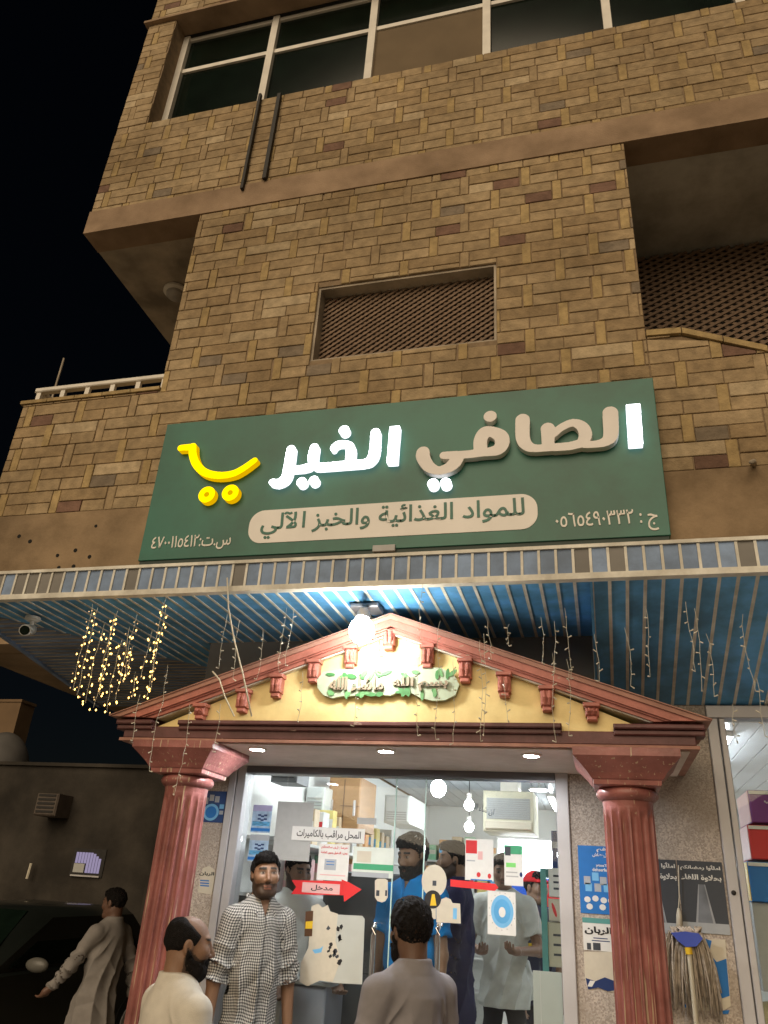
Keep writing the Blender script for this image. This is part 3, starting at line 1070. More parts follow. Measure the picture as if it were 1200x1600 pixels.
M_col = mat('column_paint', (0.34, 0.125, 0.112), 0.40, 0.22, 5, 0.25, 40, detail=8, coat=0.1, stain=0.35, stain_scale=4, wear=(0.50, 0.38, 0.26), wear_t=0.63, wear_stretch=(70, 70, 2.5))
column(-2.185, 4.06)
column(0.130, 4.06)

# ------------------------------------------------------------------ door frame and glass of the shop
df = thing('shop_door_front', 'aluminium framed glass entrance with two chrome-handled door leaves', 'door', (-1.2, Y0, 0.2))
DX0, DX1 = -2.235, -0.165
ZD = 2.415
for x0, x1 in ((DX0, DX0 + 0.05), (DX0 + 0.056, DX0 + 0.112), (DX1 - 0.07, DX1)):
    MB().bbox(x0, x1, Y0 - 0.03, Y0 + 0.10, 0.202, ZD + 0.03, 0.004).build('frame_post', M_alu, df)
MB().bbox(DX0 + 0.113, DX1 - 0.071, Y0 - 0.026, Y0 + 0.09, ZD - 0.035, ZD + 0.03, 0.004).build('frame_head', M_alu_dark, df)
gx = [DX0 + 0.114, -1.86, -1.165, -0.985, -0.35, DX1 - 0.072]
for a, b in zip(gx[:-1], gx[1:]):
    MB().box(a + 0.003, b - 0.003, Y0 + 0.02, Y0 + 0.03, ZF + 0.01, ZD - 0.037).build('glass_pane', M_glass, df)
M_edge = mat('green_glass_edge', (0.55, 0.78, 0.70), 0.2, 0.05)
for x in (-1.165, -0.985):
    MB().box(x - 0.0028, x + 0.0028, Y0 + 0.018, Y0 + 0.032, ZF + 0.01, ZD - 0.037).build('glass_edge', M_edge, df)
M_chrome = mat('chrome', (0.75, 0.75, 0.76), 0.12, 0.03, metal=1.0)
for px, y0_, y1_ in ((587, 1436, 1553), (686, 1436, 1535)):
    a, b = PY(px, y0_, Y0 - 0.03), PY(px, y1_, Y0 - 0.03)
    x = a[0]
    zb_ = a[2] - 0.36
    smooth_by_angle(MB().tube([(x, Y0 + 0.018, a[2] - 0.03), (x, Y0 - 0.03, a[2] - 0.028), (x, Y0 - 0.052, a[2] - 0.045), (x, Y0 - 0.055, a[2] - 0.075), (x, Y0 - 0.055, zb_ + 0.075),
                    (x, Y0 - 0.052, zb_ + 0.045), (x, Y0 - 0.03, zb_ + 0.028), (x, Y0 + 0.018, zb_ + 0.03)], 0.014, 12).build('handle', M_chrome, df), 60)
# right-hand shop window
swn = thing('shop_window', 'tall aluminium framed shop window at the right edge', 'window', (1.3, Y0, 0.2))
for x0, x1 in ((0.607, 0.662), (0.668, 0.70), (1.92, 1.98)):
    MB().bbox(x0, x1, Y0 - 0.025, Y0 + 0.10, 0.164, 2.735, 0.004).build('frame_post', M_alu, swn)
MB().bbox(0.607, 1.98, Y0 - 0.03, Y0 + 0.10, 2.737, 2.805, 0.004).build('frame_head', M_alu, swn)
MB().box(0.701, 1.919, Y0 + 0.02, Y0 + 0.03, 0.164, 2.736).build('glass_pane', M_glass, swn)
for z in (1.86,):
    smooth_by_angle(MB().lathe([(0.012, 0), (0.012, 0.004), (0.006, 0.007)], 0, 0, 12).build('bolt_cover', M_steel_black, swn)).matrix_basis = Matrix.Translation((0.632, Y0 - 0.026, z)) @ Matrix.Rotation(math.pi / 2, 4, 'X')

# ------------------------------------------------------------------ the shop sign
YS = 4.58
sign = thing('shop_sign', 'large green Arabic shop sign with raised letters and a lit yellow trolley', 'sign', (-1.32, YS, 4.4))
M_green = mat('sign_green', (0.018, 0.150, 0.105), 0.42, 0.08, 3, spec=0.5, stain=0.3, stain_scale=1.6)
M_sign_side = mat('sign_side', (0.035, 0.055, 0.045), 0.6, 0.1)
SX0, SX1, SZ0, SZ1 = -3.157, 0.520, 3.822, 5.002
MB().bbox(SX0, SX1, YS, Y0 - 0.012, SZ0, SZ1, 0.003).build('panel', M_green, sign)
MB().box(SX0 + 0.01, SX1 - 0.01, YS + 0.01, Y0 - 0.014, SZ0 - 0.03, SZ0 - 0.001).build('bottom_tray', M_sign_side, sign)
M_lit = emit('lit_white_letter', (0.93, 0.96, 1.0), 6.0)
M_lit_y = emit('lit_yellow_letter', (1.0, 0.66, 0.0), 1.7)
M_unlit = mat('unlit_letter', (0.84, 0.80, 0.77), 0.45, 0.05, 5)
M_letter_side = emit('lit_letter_side', (0.90, 0.95, 1.0), 1.6)  # glow added to the letter sides, lights the board around them
M_letter_side_y = emit('lit_yellow_side', (1.0, 0.55, 0.0), 0.7)


def zoomer(x0, y0, s):
    def f(p):
        q = PY(x0 + p[0] / s, y0 + p[1] / s, YS - 0.055)
        return np.array([q[0], q[2]])
    f.k = 0.00447 / s
    return f


def glyph(name, zf, strokes, m, depth=0.055, holes=(), boxes=(), sm=0.004):
    """raised letter: strokes are centre lines [(x, y, half width), ...]; sides of lit letters get an added weaker glow"""
    def smoothed(st):
        if len(st) < 3:
            return st
        P = [np.array(q, float) for q in st]
        P = [2 * P[0] - P[1]] + P + [2 * P[-1] - P[-2]]
        out_ = []
        for a, b, c, d in zip(P[:-3], P[1:-2], P[2:-1], P[3:]):
            for t in (0, 0.2, 0.4, 0.6, 0.8):
                out_.append(0.5 * (2 * b + (c - a) * t + (2 * a - 5 * b + 4 * c - d) * t * t + (3 * b - a - 3 * c + d) * t ** 3))
        return out_ + [P[-2]]
    S = [[(zf(p), p[2] * zf.k) for p in smoothed(st)] for st in strokes]
    pts = [q for st in S for q, _ in st] + [zf(p) for b in boxes for p in b[:2]]
    rmax = max([r for st in S for _, r in st] + [b[2] * zf.k for b in boxes])
    lo = np.min(pts, 0) - rmax - 0.02
    hi = np.max(pts, 0) + rmax + 0.02
    yf = YS - depth

    def fn(p):
        xz = p[:, [0, 2]]
        d = np.full(len(p), 9.0)
        for st in S:
            if len(st) == 1:
                d = np.minimum(d, np.linalg.norm(xz - st[0][0], axis=1) - st[0][1])
            for (a, ra), (b, rb) in zip(st[:-1], st[1:]):
                ab = b - a
                h = np.clip(((xz - a) @ ab) / max(ab @ ab, 1e-12), 0, 1)
                d = smin(d, np.linalg.norm(xz - a - h[:, None] * ab, axis=1) - (ra + (rb - ra) * h), sm)
        for b in boxes:
            a, e, hw = zf(b[0]), zf(b[1]), b[2] * zf.k
            c, ax = (a + e) / 2, (e - a)
            L_ = np.linalg.norm(ax) / 2
            ax = ax / (2 * L_)
            q = xz - c
            u, v_ = np.abs(q @ ax) - L_ + 0.006, np.abs(q @ np.array([-ax[1], ax[0]])) - hw + 0.006
            d = np.minimum(d, np.linalg.norm(np.maximum(np.stack([u, v_], -1), 0), axis=1) + np.minimum(np.maximum(u, v_), 0) - 0.006)
        for hx, hy, rx, ry in holes:
            c = zf((hx, hy))
            q = (xz - c) / np.array([rx * zf.k, ry * zf.k])
            d = np.maximum(d, (1 - np.linalg.norm(q, axis=1)) * min(rx, ry) * zf.k)
        dy = np.abs(p[:, 1] - (yf + YS) / 2) - depth / 2 - 0.001
        return np.maximum(d, dy)
    V, F = sdf_mesh(fn, (lo[0], yf - 0.02, lo[1]), (hi[0], YS + 0.02, hi[1]), 0.0042)
    V[:, 1] = np.maximum(V[:, 1], yf)
    o = fast_mesh(name, V, F, m, sign)
    if m in (M_lit, M_lit_y):
        o.data.materials.append(M_letter_side if m is M_lit else M_letter_side_y)
        nn = np.zeros(len(o.data.polygons) * 3)
        o.data.polygons.foreach_get('normal', nn)
        o.data.polygons.foreach_set('material_index', (nn.reshape(-1, 3)[:, 1] > -0.6).astype(np.int32))
    smooth_by_angle(o, 40)
    return o


ZA_ = zoomer(260, 650, 6.0)
ZB_ = zoomer(410, 640, 5.0)
ZC_ = zoomer(640, 610, 6.0)
ZD_ = zoomer(800, 610, 5.4545)
glyph('trolley_basket', ZA_, [[(132, 298, 36), (245, 288, 40)], [(245, 285, 42), (248, 370, 43), (285, 460, 43), (365, 530, 42), (490, 556, 40), (620, 540, 38), (720, 490, 36), (825, 415, 33)]], M_lit_y)
for c in ((377, 735), (598, 718)):
    glyph('trolley_wheel', ZA_, [[(*c, 90)]], M_lit_y, holes=[(c[0], c[1], 27, 27)])
glyph('letter_alef', ZB_, [], M_lit, boxes=[((1034, 128), (1010, 415), 43)])
glyph('letters_lam_kha_ya_ra', ZB_, [
    [(882, 178, 40), (872, 320, 41), (845, 385, 36), (790, 412, 29), (640, 425, 30), (440, 440, 29), (405, 420, 34)],
    [(548, 303, 21), (560, 283, 22), (595, 262, 23), (655, 264, 26), (686, 300, 38), (682, 400, 38)],
    [(404, 295, 38), (390, 385, 40), (420, 437, 30)], [(360, 440, 28), (300, 455, 25), (210, 460, 24)],
    [(222, 308, 38), (203, 430, 40), (180, 525, 38), (125, 567, 31), (75, 565, 28)]], M_lit)
for c in ((637, 160, 45), (305, 565, 43), (400, 553, 42)):
    glyph('letter_dot', ZB_, [[c]], M_lit)
glyph('letters_fa_ya', ZC_, [
    [(125, 580, 64), (128, 630, 64), (180, 712, 56), (262, 750, 44), (350, 730, 50), (420, 680, 60), (470, 620, 45)],
    [(320, 608, 40), (470, 603, 42), (600, 592, 42), (700, 578, 42)],
    [(664, 555, 62), (664, 465, 62), (705, 395, 62), (775, 388, 56), (855, 430, 66), (866, 500, 64), (825, 555, 56), (720, 580, 42)]], M_unlit)
glyph('letter_dot', ZC_, [[(755, 242, 62)]], M_unlit)
for c in ((218, 872, 52), (337, 866, 52)):
    glyph('letter_dot', ZC_, [[c]], M_lit)
glyph('letters_lam_sad_alef', ZD_, [
    [(90, 250, 60), (92, 400, 58), (130, 470, 48), (200, 492, 36), (330, 485, 36), (480, 475, 38), (590, 450, 40)],
    [(305, 325, 58), (308, 470, 50)], [(352, 375, 30), (420, 315, 34), (520, 275, 36), (600, 310, 48), (626, 380, 52), (600, 440, 42)],
    [(838, 190, 62), (842, 370, 58), (805, 430, 44), (730, 455, 34), (620, 462, 32)]], M_unlit)
glyph('letter_alef', ZD_, [], M_lit, boxes=[((1032, 116), (1056, 460), 56)])


def px_rect(x0, y0, x1, y1, Y):
    a, b, c, d = PY(x0, y0, Y), PY(x1, y0, Y), PY(x1, y1, Y), PY(x0, y1, Y)
    return (a[0] + d[0]) / 2, (b[0] + c[0]) / 2, (c[2] + d[2]) / 2, (a[2] + b[2]) / 2


# white lozenge with the line of green lettering, and the two numbers
q0, q1 = PY(392, 832, YS), PY(840, 797, YS)
zl = [PY(400, 808, YS)[2], PY(830, 778, YS)[2]]
bz1 = (PY(420, 797, YS)[2] + PY(810, 773, YS)[2]) / 2
bz0 = (PY(420, 847, YS)[2] + PY(810, 829, YS)[2]) / 2
bx0, bx1 = PY(389, 825, YS)[0], PY(840, 800, YS)[0]
rr = (bz1 - bz0) * 0.42
pl = []
for cx, cz, a0 in ((bx1 - rr, bz0 + rr, -90), (bx1 - rr, bz1 - rr, 0), (bx0 + rr, bz1 - rr, 90), (bx0 + rr, bz0 + rr, 180)):
    pl += [(cx + rr * math.cos(math.radians(a0 + t)), cz + rr * math.sin(math.radians(a0 + t))) for t in range(0, 91, 10)]
MB().prism(pl, YS - 0.004, YS - 0.0005).build('lozenge', mat('lozenge_white', (0.86, 0.83, 0.79), 0.5, 0.05, 4), sign)
tx0, tx1 = PY(407, 830, YS)[0], PY(820, 800, YS)[0]
text('lettering', 'للمواد الغذائية والخبز الآلي', tx0, tx1, bz0 + 0.030, bz1 - 0.022, YS - 0.0045, M_green, sign, bold=0.012)
M_sw = mat('sign_white_print', (0.85, 0.82, 0.76), 0.5, 0.05, 4)
a, b = PY(868, 815, YS), PY(1028, 808, YS)
z_a, z_b = PY(948, 826, YS)[2], PY(948, 800, YS)[2]
text('phone_number', 'ج : ٠٥٦٥٤٩٠٣٣٢', a[0], b[0], z_a - 0.03, z_b + 0.012, YS - 0.001, M_sw, sign, bold=0.008)
a, b = PY(238, 848, YS), PY(361, 845, YS)
z_a, z_b = PY(300, 858, YS)[2], PY(300, 836, YS)[2]
text('registration_number', 'س.ت:٤٧٠٠١١٥٤١٢', a[0], b[0], z_a - 0.012, z_b, YS - 0.001, M_sw, sign, bold=0.006)
r_ = px_rect(582, 851, 617, 861, YS - 0.02)
MB().bbox(r_[0], r_[1], YS - 0.02, YS - 0.001, r_[2], r_[3], 0.003).build('junction_box', mat('box_grey', (0.42, 0.42, 0.42), 0.5), sign)

# ------------------------------------------------------------------ plaque on the pediment
YQ = YP + 0.060


def px_poly(pts, Y):
    P = [PY(x, y, Y) for x, y in pts]
    P = [(p[0], p[2]) for p in P]
    ar = sum(P[i][0] * P[(i + 1) % len(P)][1] - P[(i + 1) % len(P)][0] * P[i][1] for i in range(len(P)))
    return P if ar > 0 else P[::-1]


plq = thing('wall_plaque', 'leafy green and white carved plaque with Arabic lettering on the yellow pediment', 'plaque', tuple(PY(608, 1070, YQ)))
out = [(498, 1064), (508, 1052), (530, 1049), (560, 1045), (600, 1049), (640, 1044), (690, 1046), (710, 1055), (719, 1072), (713, 1088), (697, 1096), (678, 1097), (658, 1092), (645, 1085), (628, 1082),
       (612, 1089), (590, 1087), (575, 1084), (556, 1089), (535, 1090), (522, 1093), (508, 1088), (499, 1077)]
MB().prism(px_poly(out, YQ), YQ - 0.03, YQ).build('board', mat('plaque_mint', (0.42, 0.50, 0.38), 0.5, 0.08, 20), plq)
rs.seed(5)
lf_m = [mat('plaque_leaf_a', (0.06, 0.22, 0.07), 0.5), mat('plaque_leaf_b', (0.14, 0.34, 0.14), 0.5)]
for k in range(34):
    px, py = rs.uniform(510, 708), rs.choice([rs.uniform(1050, 1058), rs.uniform(1078, 1086)])
    c = PY(px, py, YQ - 0.032)
    a = rs.uniform(0, math.pi)
    L_, W_ = rs.uniform(0.018, 0.034), rs.uniform(0.008, 0.014)
    pts = [(c[0] + L_ * math.cos(t) * math.cos(a) - W_ * math.sin(t) * math.sin(a), c[2] + L_ * math.cos(t) * math.sin(a) + W_ * math.sin(t) * math.cos(a)) for t in [2 * math.pi * i / 8 for i in range(8)]]
    MB().prism(pts, YQ - 0.034 - 0.002 * rs.random(), YQ - 0.029).build('leaf', lf_m[k % 2], plq)
M_plt = mat('plaque_letter', (0.33, 0.26, 0.19), 0.5)
for body, x0, x1 in (('ماشاء الله', 516, 600), ('بسم الله', 613, 700)):
    r_ = px_rect(x0, 1058, x1, 1080, YQ - 0.035)
    text('lettering', body, r_[0], r_[1], r_[2], r_[3], YQ - 0.036, M_plt, plq, bold=0.03, depth=0.01)

# ------------------------------------------------------------------ lamps outside
fl = thing('flood_lamp', 'dazzling white lamp fixed under the canopy at the top of the pediment', 'lamp', (-1.155, 3.78, 3.1))
MB().bbox(-1.235, -1.08, 3.76, 3.90, 3.118, 3.143, 0.006).build('base_plate', M_alu_dark, fl)
FB = PY(565, 985, 3.62)
smooth_by_angle(MB().tube([(-1.155, 3.80, 3.116), (-1.14, 3.72, 3.085), (FB[0], 3.63, FB[2] + 0.09), (FB[0], 3.622, FB[2] + 0.06)], [0.02, 0.022, 0.034, 0.038], 14).build('socket', M_alu, fl))
V, F = sdf_mesh(lambda p: d_ell(p, FB, (0.064, 0.064, 0.070)), FB - 0.1, FB + 0.1, 0.008)
fast_mesh('bulb', V, F, emit('flood_bulb', (1.0, 0.98, 0.90), 105.0), fl)
dn = [(402, 1170, 'left'), (603, 1173, 'middle'), (830, 1180, 'right')]
for px, py, nm in dn:
    q = PZ(px, py, 2.42)
    d_ = thing('downlight', 'small lit downlight in the porch ceiling, the %s one of three' % nm, 'downlight', (q[0], q[1], 2.42), 'downlights in the porch ceiling')
    smooth_by_angle(MB().lathe([(0.052, 2.4202), (0.052, 2.416), (0.040, 2.413), (0.038, 2.417)], q[0], q[1], 24).build('trim', M_white_frame, d_))
    MB().lathe([(0.036, 2.4155), (0.036, 2.4145)], q[0], q[1], 24).build('lens', emit('downlight_lens', (0.95, 0.97, 1.0), 520.0), d_)
# security camera
cc = thing('security_camera', 'white bullet security camera under the left end of the canopy', 'camera', (-3.31, 3.86, 3.14))
smooth_by_angle(MB().lathe([(0.045, 3.146), (0.047, 3.13), (0.03, 3.118)], -3.30, 3.85, 20).build('mount', M_print['white'], cc))
smooth_by_angle(MB().tube([(-3.30, 3.85, 3.12), (-3.29, 3.845, 3.085), (-3.285, 3.83, 3.065)], 0.013, 10).build('arm', M_print['white'], cc))
bd = MB().tube([(-3.335, 3.90, 3.085), (-3.33, 3.895, 3.082), (-3.235, 3.735, 3.025), (-3.232, 3.73, 3.023)], [0.024, 0.034, 0.034, 0.031], 18)
smooth_by_angle(bd.build('body', M_print['white'], cc), 50)
MB().tube([(-3.2335, 3.7325, 3.0238), (-3.230, 3.7265, 3.0215)], 0.028, 18).build('lens', M_darkglass, cc)
# two white cables hanging over the pediment
for pts, lab in (([(355, 903), (357, 950), (366, 1000), (380, 1055), (393, 1119)], 'long white cable hanging from the canopy edge across the pediment'),
                 ([(332, 1049), (343, 1062), (352, 1090), (366, 1119)], 'short white cable looping over the left slope of the pediment')):
    P = [PY(x, y, 3.50 if lab[0] == 'l' else 3.77) for x, y in pts]
    tag(MB().tube(P, 0.0045, 6).build('cable', M_print['cream'], None, True), lab, 'cable')

# ------------------------------------------------------------------ strings of fairy lights
M_warm = emit('warm_fairy_bulb', (1.0, 0.56, 0.13), 7.0)
M_warm2 = emit('dim_fairy_bulb', (1.0, 0.60, 0.22), 1.6)
M_cold = mat('unlit_fairy_bulb', (0.62, 0.58, 0.48), 0.3, 0.1)
GL = 'strands of fairy lights on the canopy edge'


ORD = ['first', 'second', 'third', 'fourth', 'fifth', 'sixth', 'seventh', 'eighth', 'ninth', 'tenth', 'eleventh', 'twelfth', 'thirteenth', 'fourteenth', 'fifteenth', 'sixteenth', 'seventeenth', 'eighteenth']


def strand(bx, by, ty, lit, label, Y=3.525):
    """hangs from the canopy edge; (bx, by) is its lower end in the photograph"""
    b = PY(bx, by, Y)
    rs.seed(bx * 31 + by)
    top = min(ZC - 0.012, PY(bx, ty, Y)[2]) if ty else ZC - 0.012
    n = max(5, int((top - b[2]) / 0.045))
    pts = [(b[0] + rs.uniform(-0.004, 0.004) + 0.006 * math.sin(i * 0.7 + bx), Y + rs.uniform(-0.006, 0.006), top + (b[2] - top) * i / n) for i in range(n + 1)]
    o = thing('fairy_light_strand', label, 'fairy lights', (b[0], Y, top), GL)
    MB().tube(pts, 0.0012, 4).build('wire', M_wire, o)
    B = [MB(), MB()]
    for i, p in enumerate(pts):
        if i == 0:
            continue
        for j in range(2 if lit else 1):
            a = rs.uniform(0, 6.28)
            q = (p[0] + 0.017 * math.cos(a), p[1] + 0.012 * math.sin(a), p[2] + rs.uniform(-0.012, 0.012))
            if lit:
                bb = B[0 if rs.random() < 0.65 else 1]
                rr_ = 0.0052 if bb is B[0] else 0.0035
                c = Vector(q)
                v = [c + Vector(d) * rr_ for d in ((1, 0, 0), (-1, 0, 0), (0, 1, 0), (0, -1, 0), (0, 0, 1.3), (0, 0, -1.3))]
                bb.add(v, [(0, 2, 4), (2, 1, 4), (1, 3, 4), (3, 0, 4), (2, 0, 5), (1, 2, 5), (3, 1, 5), (0, 3, 5)])
            else:
                B[0].tube([p, q], [0.0016, 0.0036], 5)
    if lit:
        B[0].build('glowing_bulbs', M_warm, o)['kind'] = 'stuff'
        if B[1].v:
            B[1].build('dim_bulbs', M_warm2, o)['kind'] = 'stuff'
    else:
        B[0].build('bulbs', M_cold, o)['kind'] = 'stuff'


L1 = 'glowing fairy light strand, %s from the left in the bunch by the security camera'
for i, (bx, by, ty) in enumerate(sorted([(113, 1078, 945), (120, 1086, 950), (133, 1098, 975), (148, 1106, 960), (152, 1085, 955), (165, 1113, 1000), (180, 1095, 980), (191, 1066, 960), (198, 1058, 1010), (228, 1088, 935), (222, 1060, 985), (234, 1078, 950), (205, 1090, 1050)])):
    strand(bx, by, ty, True, L1 % ORD[i])
L2 = 'unlit fairy light strand, %s from the left before the left column'
for i, (bx, by, ty) in enumerate(sorted([(205, 1158, 1085), (232, 1205, 1040), (275, 1243, 1100), (333, 1175, 1100)])):
    strand(bx, by, ty, False, L2 % ORD[i])
L3 = 'unlit fairy light strand, %s from the left before the yellow pediment'
for i, (bx, by, ty) in enumerate(sorted([(342, 1045, 960), (362, 1060, 970), (402, 1062, 985), (435, 1050, 950), (447, 1040, 950), (465, 1127, 1050), (552, 1135, 1060), (590, 1050, 990), (682, 1155, 970), (708, 1162, 1030), (752, 1158, 1000),
                   (758, 1150, 990), (790, 1125, 1060), (868, 1160, 1020), (892, 1150, 1030), (650, 1150, 900)])):
    strand(bx, by, ty, False, L3 % ORD[i])
L4 = 'unlit fairy light strand, %s from the left before the right-hand blue slats'
for i, (bx, by, ty) in enumerate(sorted([(765, 1030, 970), (795, 1010, 975), (848, 1035, 965), (868, 1050, 970), (890, 1060, 950), (935, 1065, 990), (986, 1072, 980), (1018, 1058, 950), (1085, 1050, 940), (1100, 1075, 950), (1118, 1088, 990), (1152, 1162, 1100), (1178, 1080, 960), (1196, 1150, 1060)])):
    strand(bx, by, ty, False, L4 % ORD[i])

# ------------------------------------------------------------------ posters, stickers and notices
def poster(name, label, cat, x0, y0, x1, y1, m, Y=None, t=0.0025, group=None):
    Y = Y0 + 0.0195 if Y is None else Y
    r = px_rect(x0, y0, x1, y1, Y)
    o = thing(name, label, cat, ((r[0] + r[1]) / 2, Y, r[2]), group)
    MB().box(r[0], r[1], Y - t, Y - 0.0003, r[2], r[3]).build('sheet', m, o)
    o['_y'] = Y - t

    def sub(nm, u0, v0, u1, v1, mm, k=1):
        """a printed block; u, v run 0..1 from the top left corner"""
        return MB().box(r[0] + (r[1] - r[0]) * u0, r[0] + (r[1] - r[0]) * u1, Y - t - 0.0007 * k, Y - t + 0.0002, r[3] - (r[3] - r[2]) * v1, r[3] - (r[3] - r[2]) * v0).build(nm, mm, o)

    def txt(nm, body, u0, v0, u1, v1, mm, bold=0.02, k=2):
        return text(nm, body, r[0] + (r[1] - r[0]) * u0, r[0] + (r[1] - r[0]) * u1, r[3] - (r[3] - r[2]) * v1, r[3] - (r[3] - r[2]) * v0, Y - t - 0.0004 * k, mm, o, bold=bold, depth=0.0006)

    def blob(nm, cu, cv, ru, rv, mm, k=1, inner=None, n=26):
        cx, cz = r[0] + (r[1] - r[0]) * cu, r[3] - (r[3] - r[2]) * cv
        ax, az = (r[1] - r[0]) * ru, (r[3] - r[2]) * rv
        return MB().prism([(cx + ax * math.cos(2 * math.pi * i / n), cz + az * math.sin(2 * math.pi * i / n)) for i in range(n)], Y - t - 0.0007 * k, Y - t + 0.0002).build(nm, mm, o)
    return o, sub, txt, blob


W_ = M_print
# on the pebble wall, left
o, sub, txt, blob = poster('poster', 'dark blue poster with a round dish between left column and door', 'poster', 309, 1236, 352, 1285, mat('print_deepblue', (0.012, 0.055, 0.20), 0.4), Y0 - 0.001)
blob('dish', 0.52, 0.68, 0.28, 0.27, W_['sky']); blob('dish_inner', 0.52, 0.68, 0.20, 0.19, W_['blue'], 2); blob('spot', 0.18, 0.68, 0.09, 0.08, W_['white'])
for u, v in ((0.28, 0.3), (0.48, 0.2), (0.68, 0.24)):
    sub('packet', u - 0.08, v - 0.08, u + 0.08, v + 0.12, W_['mist'])
sub('cup', 0.80, 0.42, 0.96, 0.56, W_['sky']); sub('tag', 0.82, 0.62, 0.96, 0.74, W_['mist'])
st = thing('torn_sticker', 'torn pale sticker with black Arabic lettering below the dark blue poster', 'sticker', tuple(PY(322, 1375, Y0)))
MB().prism(px_poly([(309, 1394), (314, 1365), (318, 1356), (327, 1353), (336, 1360), (335, 1376), (331, 1398), (318, 1396)], Y0), Y0 - 0.003, Y0 - 0.0005).build('sheet', W_['cream'], st)
r_ = px_rect(312, 1362, 335, 1369, Y0)
text('lettering', 'الربان', r_[0], r_[1], r_[2], r_[3], Y0 - 0.0034, W_['black'], st, bold=0.03, depth=0.001)
for v in (0, 1, 2):
    r_ = px_rect(313, 1375 + v * 4, 327, 1377 + v * 4, Y0)
    MB().box(r_[0], r_[1], Y0 - 0.004, Y0 - 0.0028, r_[2], r_[3]).build('print_line', W_['blue'], st)
# on the pebble wall, right
o, sub, txt, blob = poster('poster', 'bright blue poster with white food packets, half hidden by the right column', 'poster', 905, 1322, 962, 1428, W_['blue'], Y0 - 0.001)
txt('lettering', 'فم', 0.52, 0.02, 0.78, 0.09, W_['white'], 0.03); txt('lettering', 'للعطاش', 0.40, 0.10, 0.82, 0.18, W_['white'], 0.03); txt('lettering', 'Tasty', 0.48, 0.27, 0.80, 0.32, W_['white']); txt('lettering', 'Refreshed', 0.38, 0.33, 0.85, 0.38, W_['white'])
for i, (u, v) in enumerate(((0.22, 0.52), (0.45, 0.46), (0.66, 0.52), (0.25, 0.62), (0.5, 0.62), (0.75, 0.62))):
    sub('packet', u - 0.09, v - 0.06, u + 0.09, v + 0.06, W_['sky'] if i % 2 else W_['mist'], 1)
for u, v in ((0.2, 0.80), (0.42, 0.78), (0.64, 0.80), (0.84, 0.80), (0.25, 0.90), (0.6, 0.90)):
    blob('snack', u, v, 0.09, 0.045, W_['white'], 2, n=9)
o, sub, txt, blob = poster('poster', 'peeling white poster with heavy black Arabic name under the bright blue poster', 'poster', 911, 1435, 964, 1486, W_['white'], Y0 - 0.001)
sub('header', 0.0, 0.0, 1.0, 0.16, W_['teal']); txt('lettering', 'الربان', 0.05, 0.26, 0.86, 0.52, W_['black'], 0.04)
sub('print_line', 0.3, 0.60, 0.72, 0.63, W_['navy']); sub('print_line', 0.25, 0.68, 0.78, 0.71, W_['navy']); sub('can', 0.1, 0.78, 0.22, 0.98, W_['slate']); sub('can', 0.28, 0.76, 0.50, 0.98, W_['slate'])
st = thing('torn_poster', 'torn white poster remnant with a dark blue foot beside the right column', 'poster', tuple(PY(935, 1520, Y0)))
MB().prism(px_poly([(912, 1487), (962, 1487), (966, 1548), (955, 1550), (940, 1541), (920, 1543), (914, 1530)], Y0), Y0 - 0.003, Y0 - 0.0005).build('sheet', W_['cream'], st)
MB().prism(px_poly([(915, 1528), (930, 1533), (945, 1527), (966, 1535), (966, 1547), (950, 1549), (935, 1543), (919, 1546)], Y0 - 0.003), Y0 - 0.0038, Y0 - 0.0028).build('blue_foot', W_['navy'], st)
MB().prism(px_poly([(918, 1541), (922, 1532), (930, 1533), (925, 1542)], Y0 - 0.004), Y0 - 0.0046, Y0 - 0.0036).build('flap', W_['white'], st)
for x0, x1, lab in ((1012, 1061, 'dark poster with a light beam, half hidden behind the right column'), (1063, 1134, 'dark poster with a misty light beam and white Arabic lines above the mop')):
    o, sub, txt, blob = poster('poster', lab, 'poster', x0, 1343 if x0 < 1050 else 1346, x1, 1458, W_['slate'], Y0 - 0.001)
    if x0 < 1050:
        txt('lettering', 'املأوا', 0.52, 0.04, 0.96, 0.13, W_['white'], 0.03); txt('lettering', 'بحلاوة', 0.45, 0.19, 0.98, 0.29, W_['white'], 0.03)
        cxs = (0.02, 0.30, 0.55)
    else:
        txt('lettering', 'املأوا رمضانكم', 0.06, 0.05, 0.95, 0.14, W_['white'], 0.03); txt('lettering', 'بحلاوة اللقاء', 0.06, 0.19, 0.95, 0.29, W_['white'], 0.03)
        cxs = (0.28, 0.50, 0.72)
    r = px_rect(x0, 1346, x1, 1458, Y0 - 0.001)
    fx = lambda u: r[0] + (r[1] - r[0]) * u
    fz = lambda v: r[3] - (r[3] - r[2]) * v
    M_beam = mat('print_beam', (0.16, 0.18, 0.21), 0.5, 0.3, 12)
    M_beam2 = mat('print_beam_edge', (0.32, 0.34, 0.37), 0.5, 0.2, 12)
    MB().prism([(fx(cxs[0]), fz(0.88)), (fx(cxs[2]), fz(0.88)), (fx(cxs[1] + 0.06), fz(0.33)), (fx(cxs[1] - 0.06), fz(0.33))], Y0 - 0.0043, Y0 - 0.0033).build('beam_print', M_beam, o)
    for s_ in (0, 2):
        e = 0.05 if s_ == 0 else -0.05
        MB().prism([(fx(min(cxs[s_], cxs[s_] + e)), fz(0.9)), (fx(max(cxs[s_], cxs[s_] + e)), fz(0.9)), (fx(cxs[1] + (-0.055 if s_ == 0 else 0.075)), fz(0.33)), (fx(cxs[1] + (-0.075 if s_ == 0 else 0.055)), fz(0.33))], Y0 - 0.0048, Y0 - 0.0038).build('beam_edge', M_beam2, o)
    sub('mist', 0.0, 0.86, 1.0, 1.0, mat('print_mist', (0.22, 0.23, 0.24), 0.6, 0.3, 14), 2)
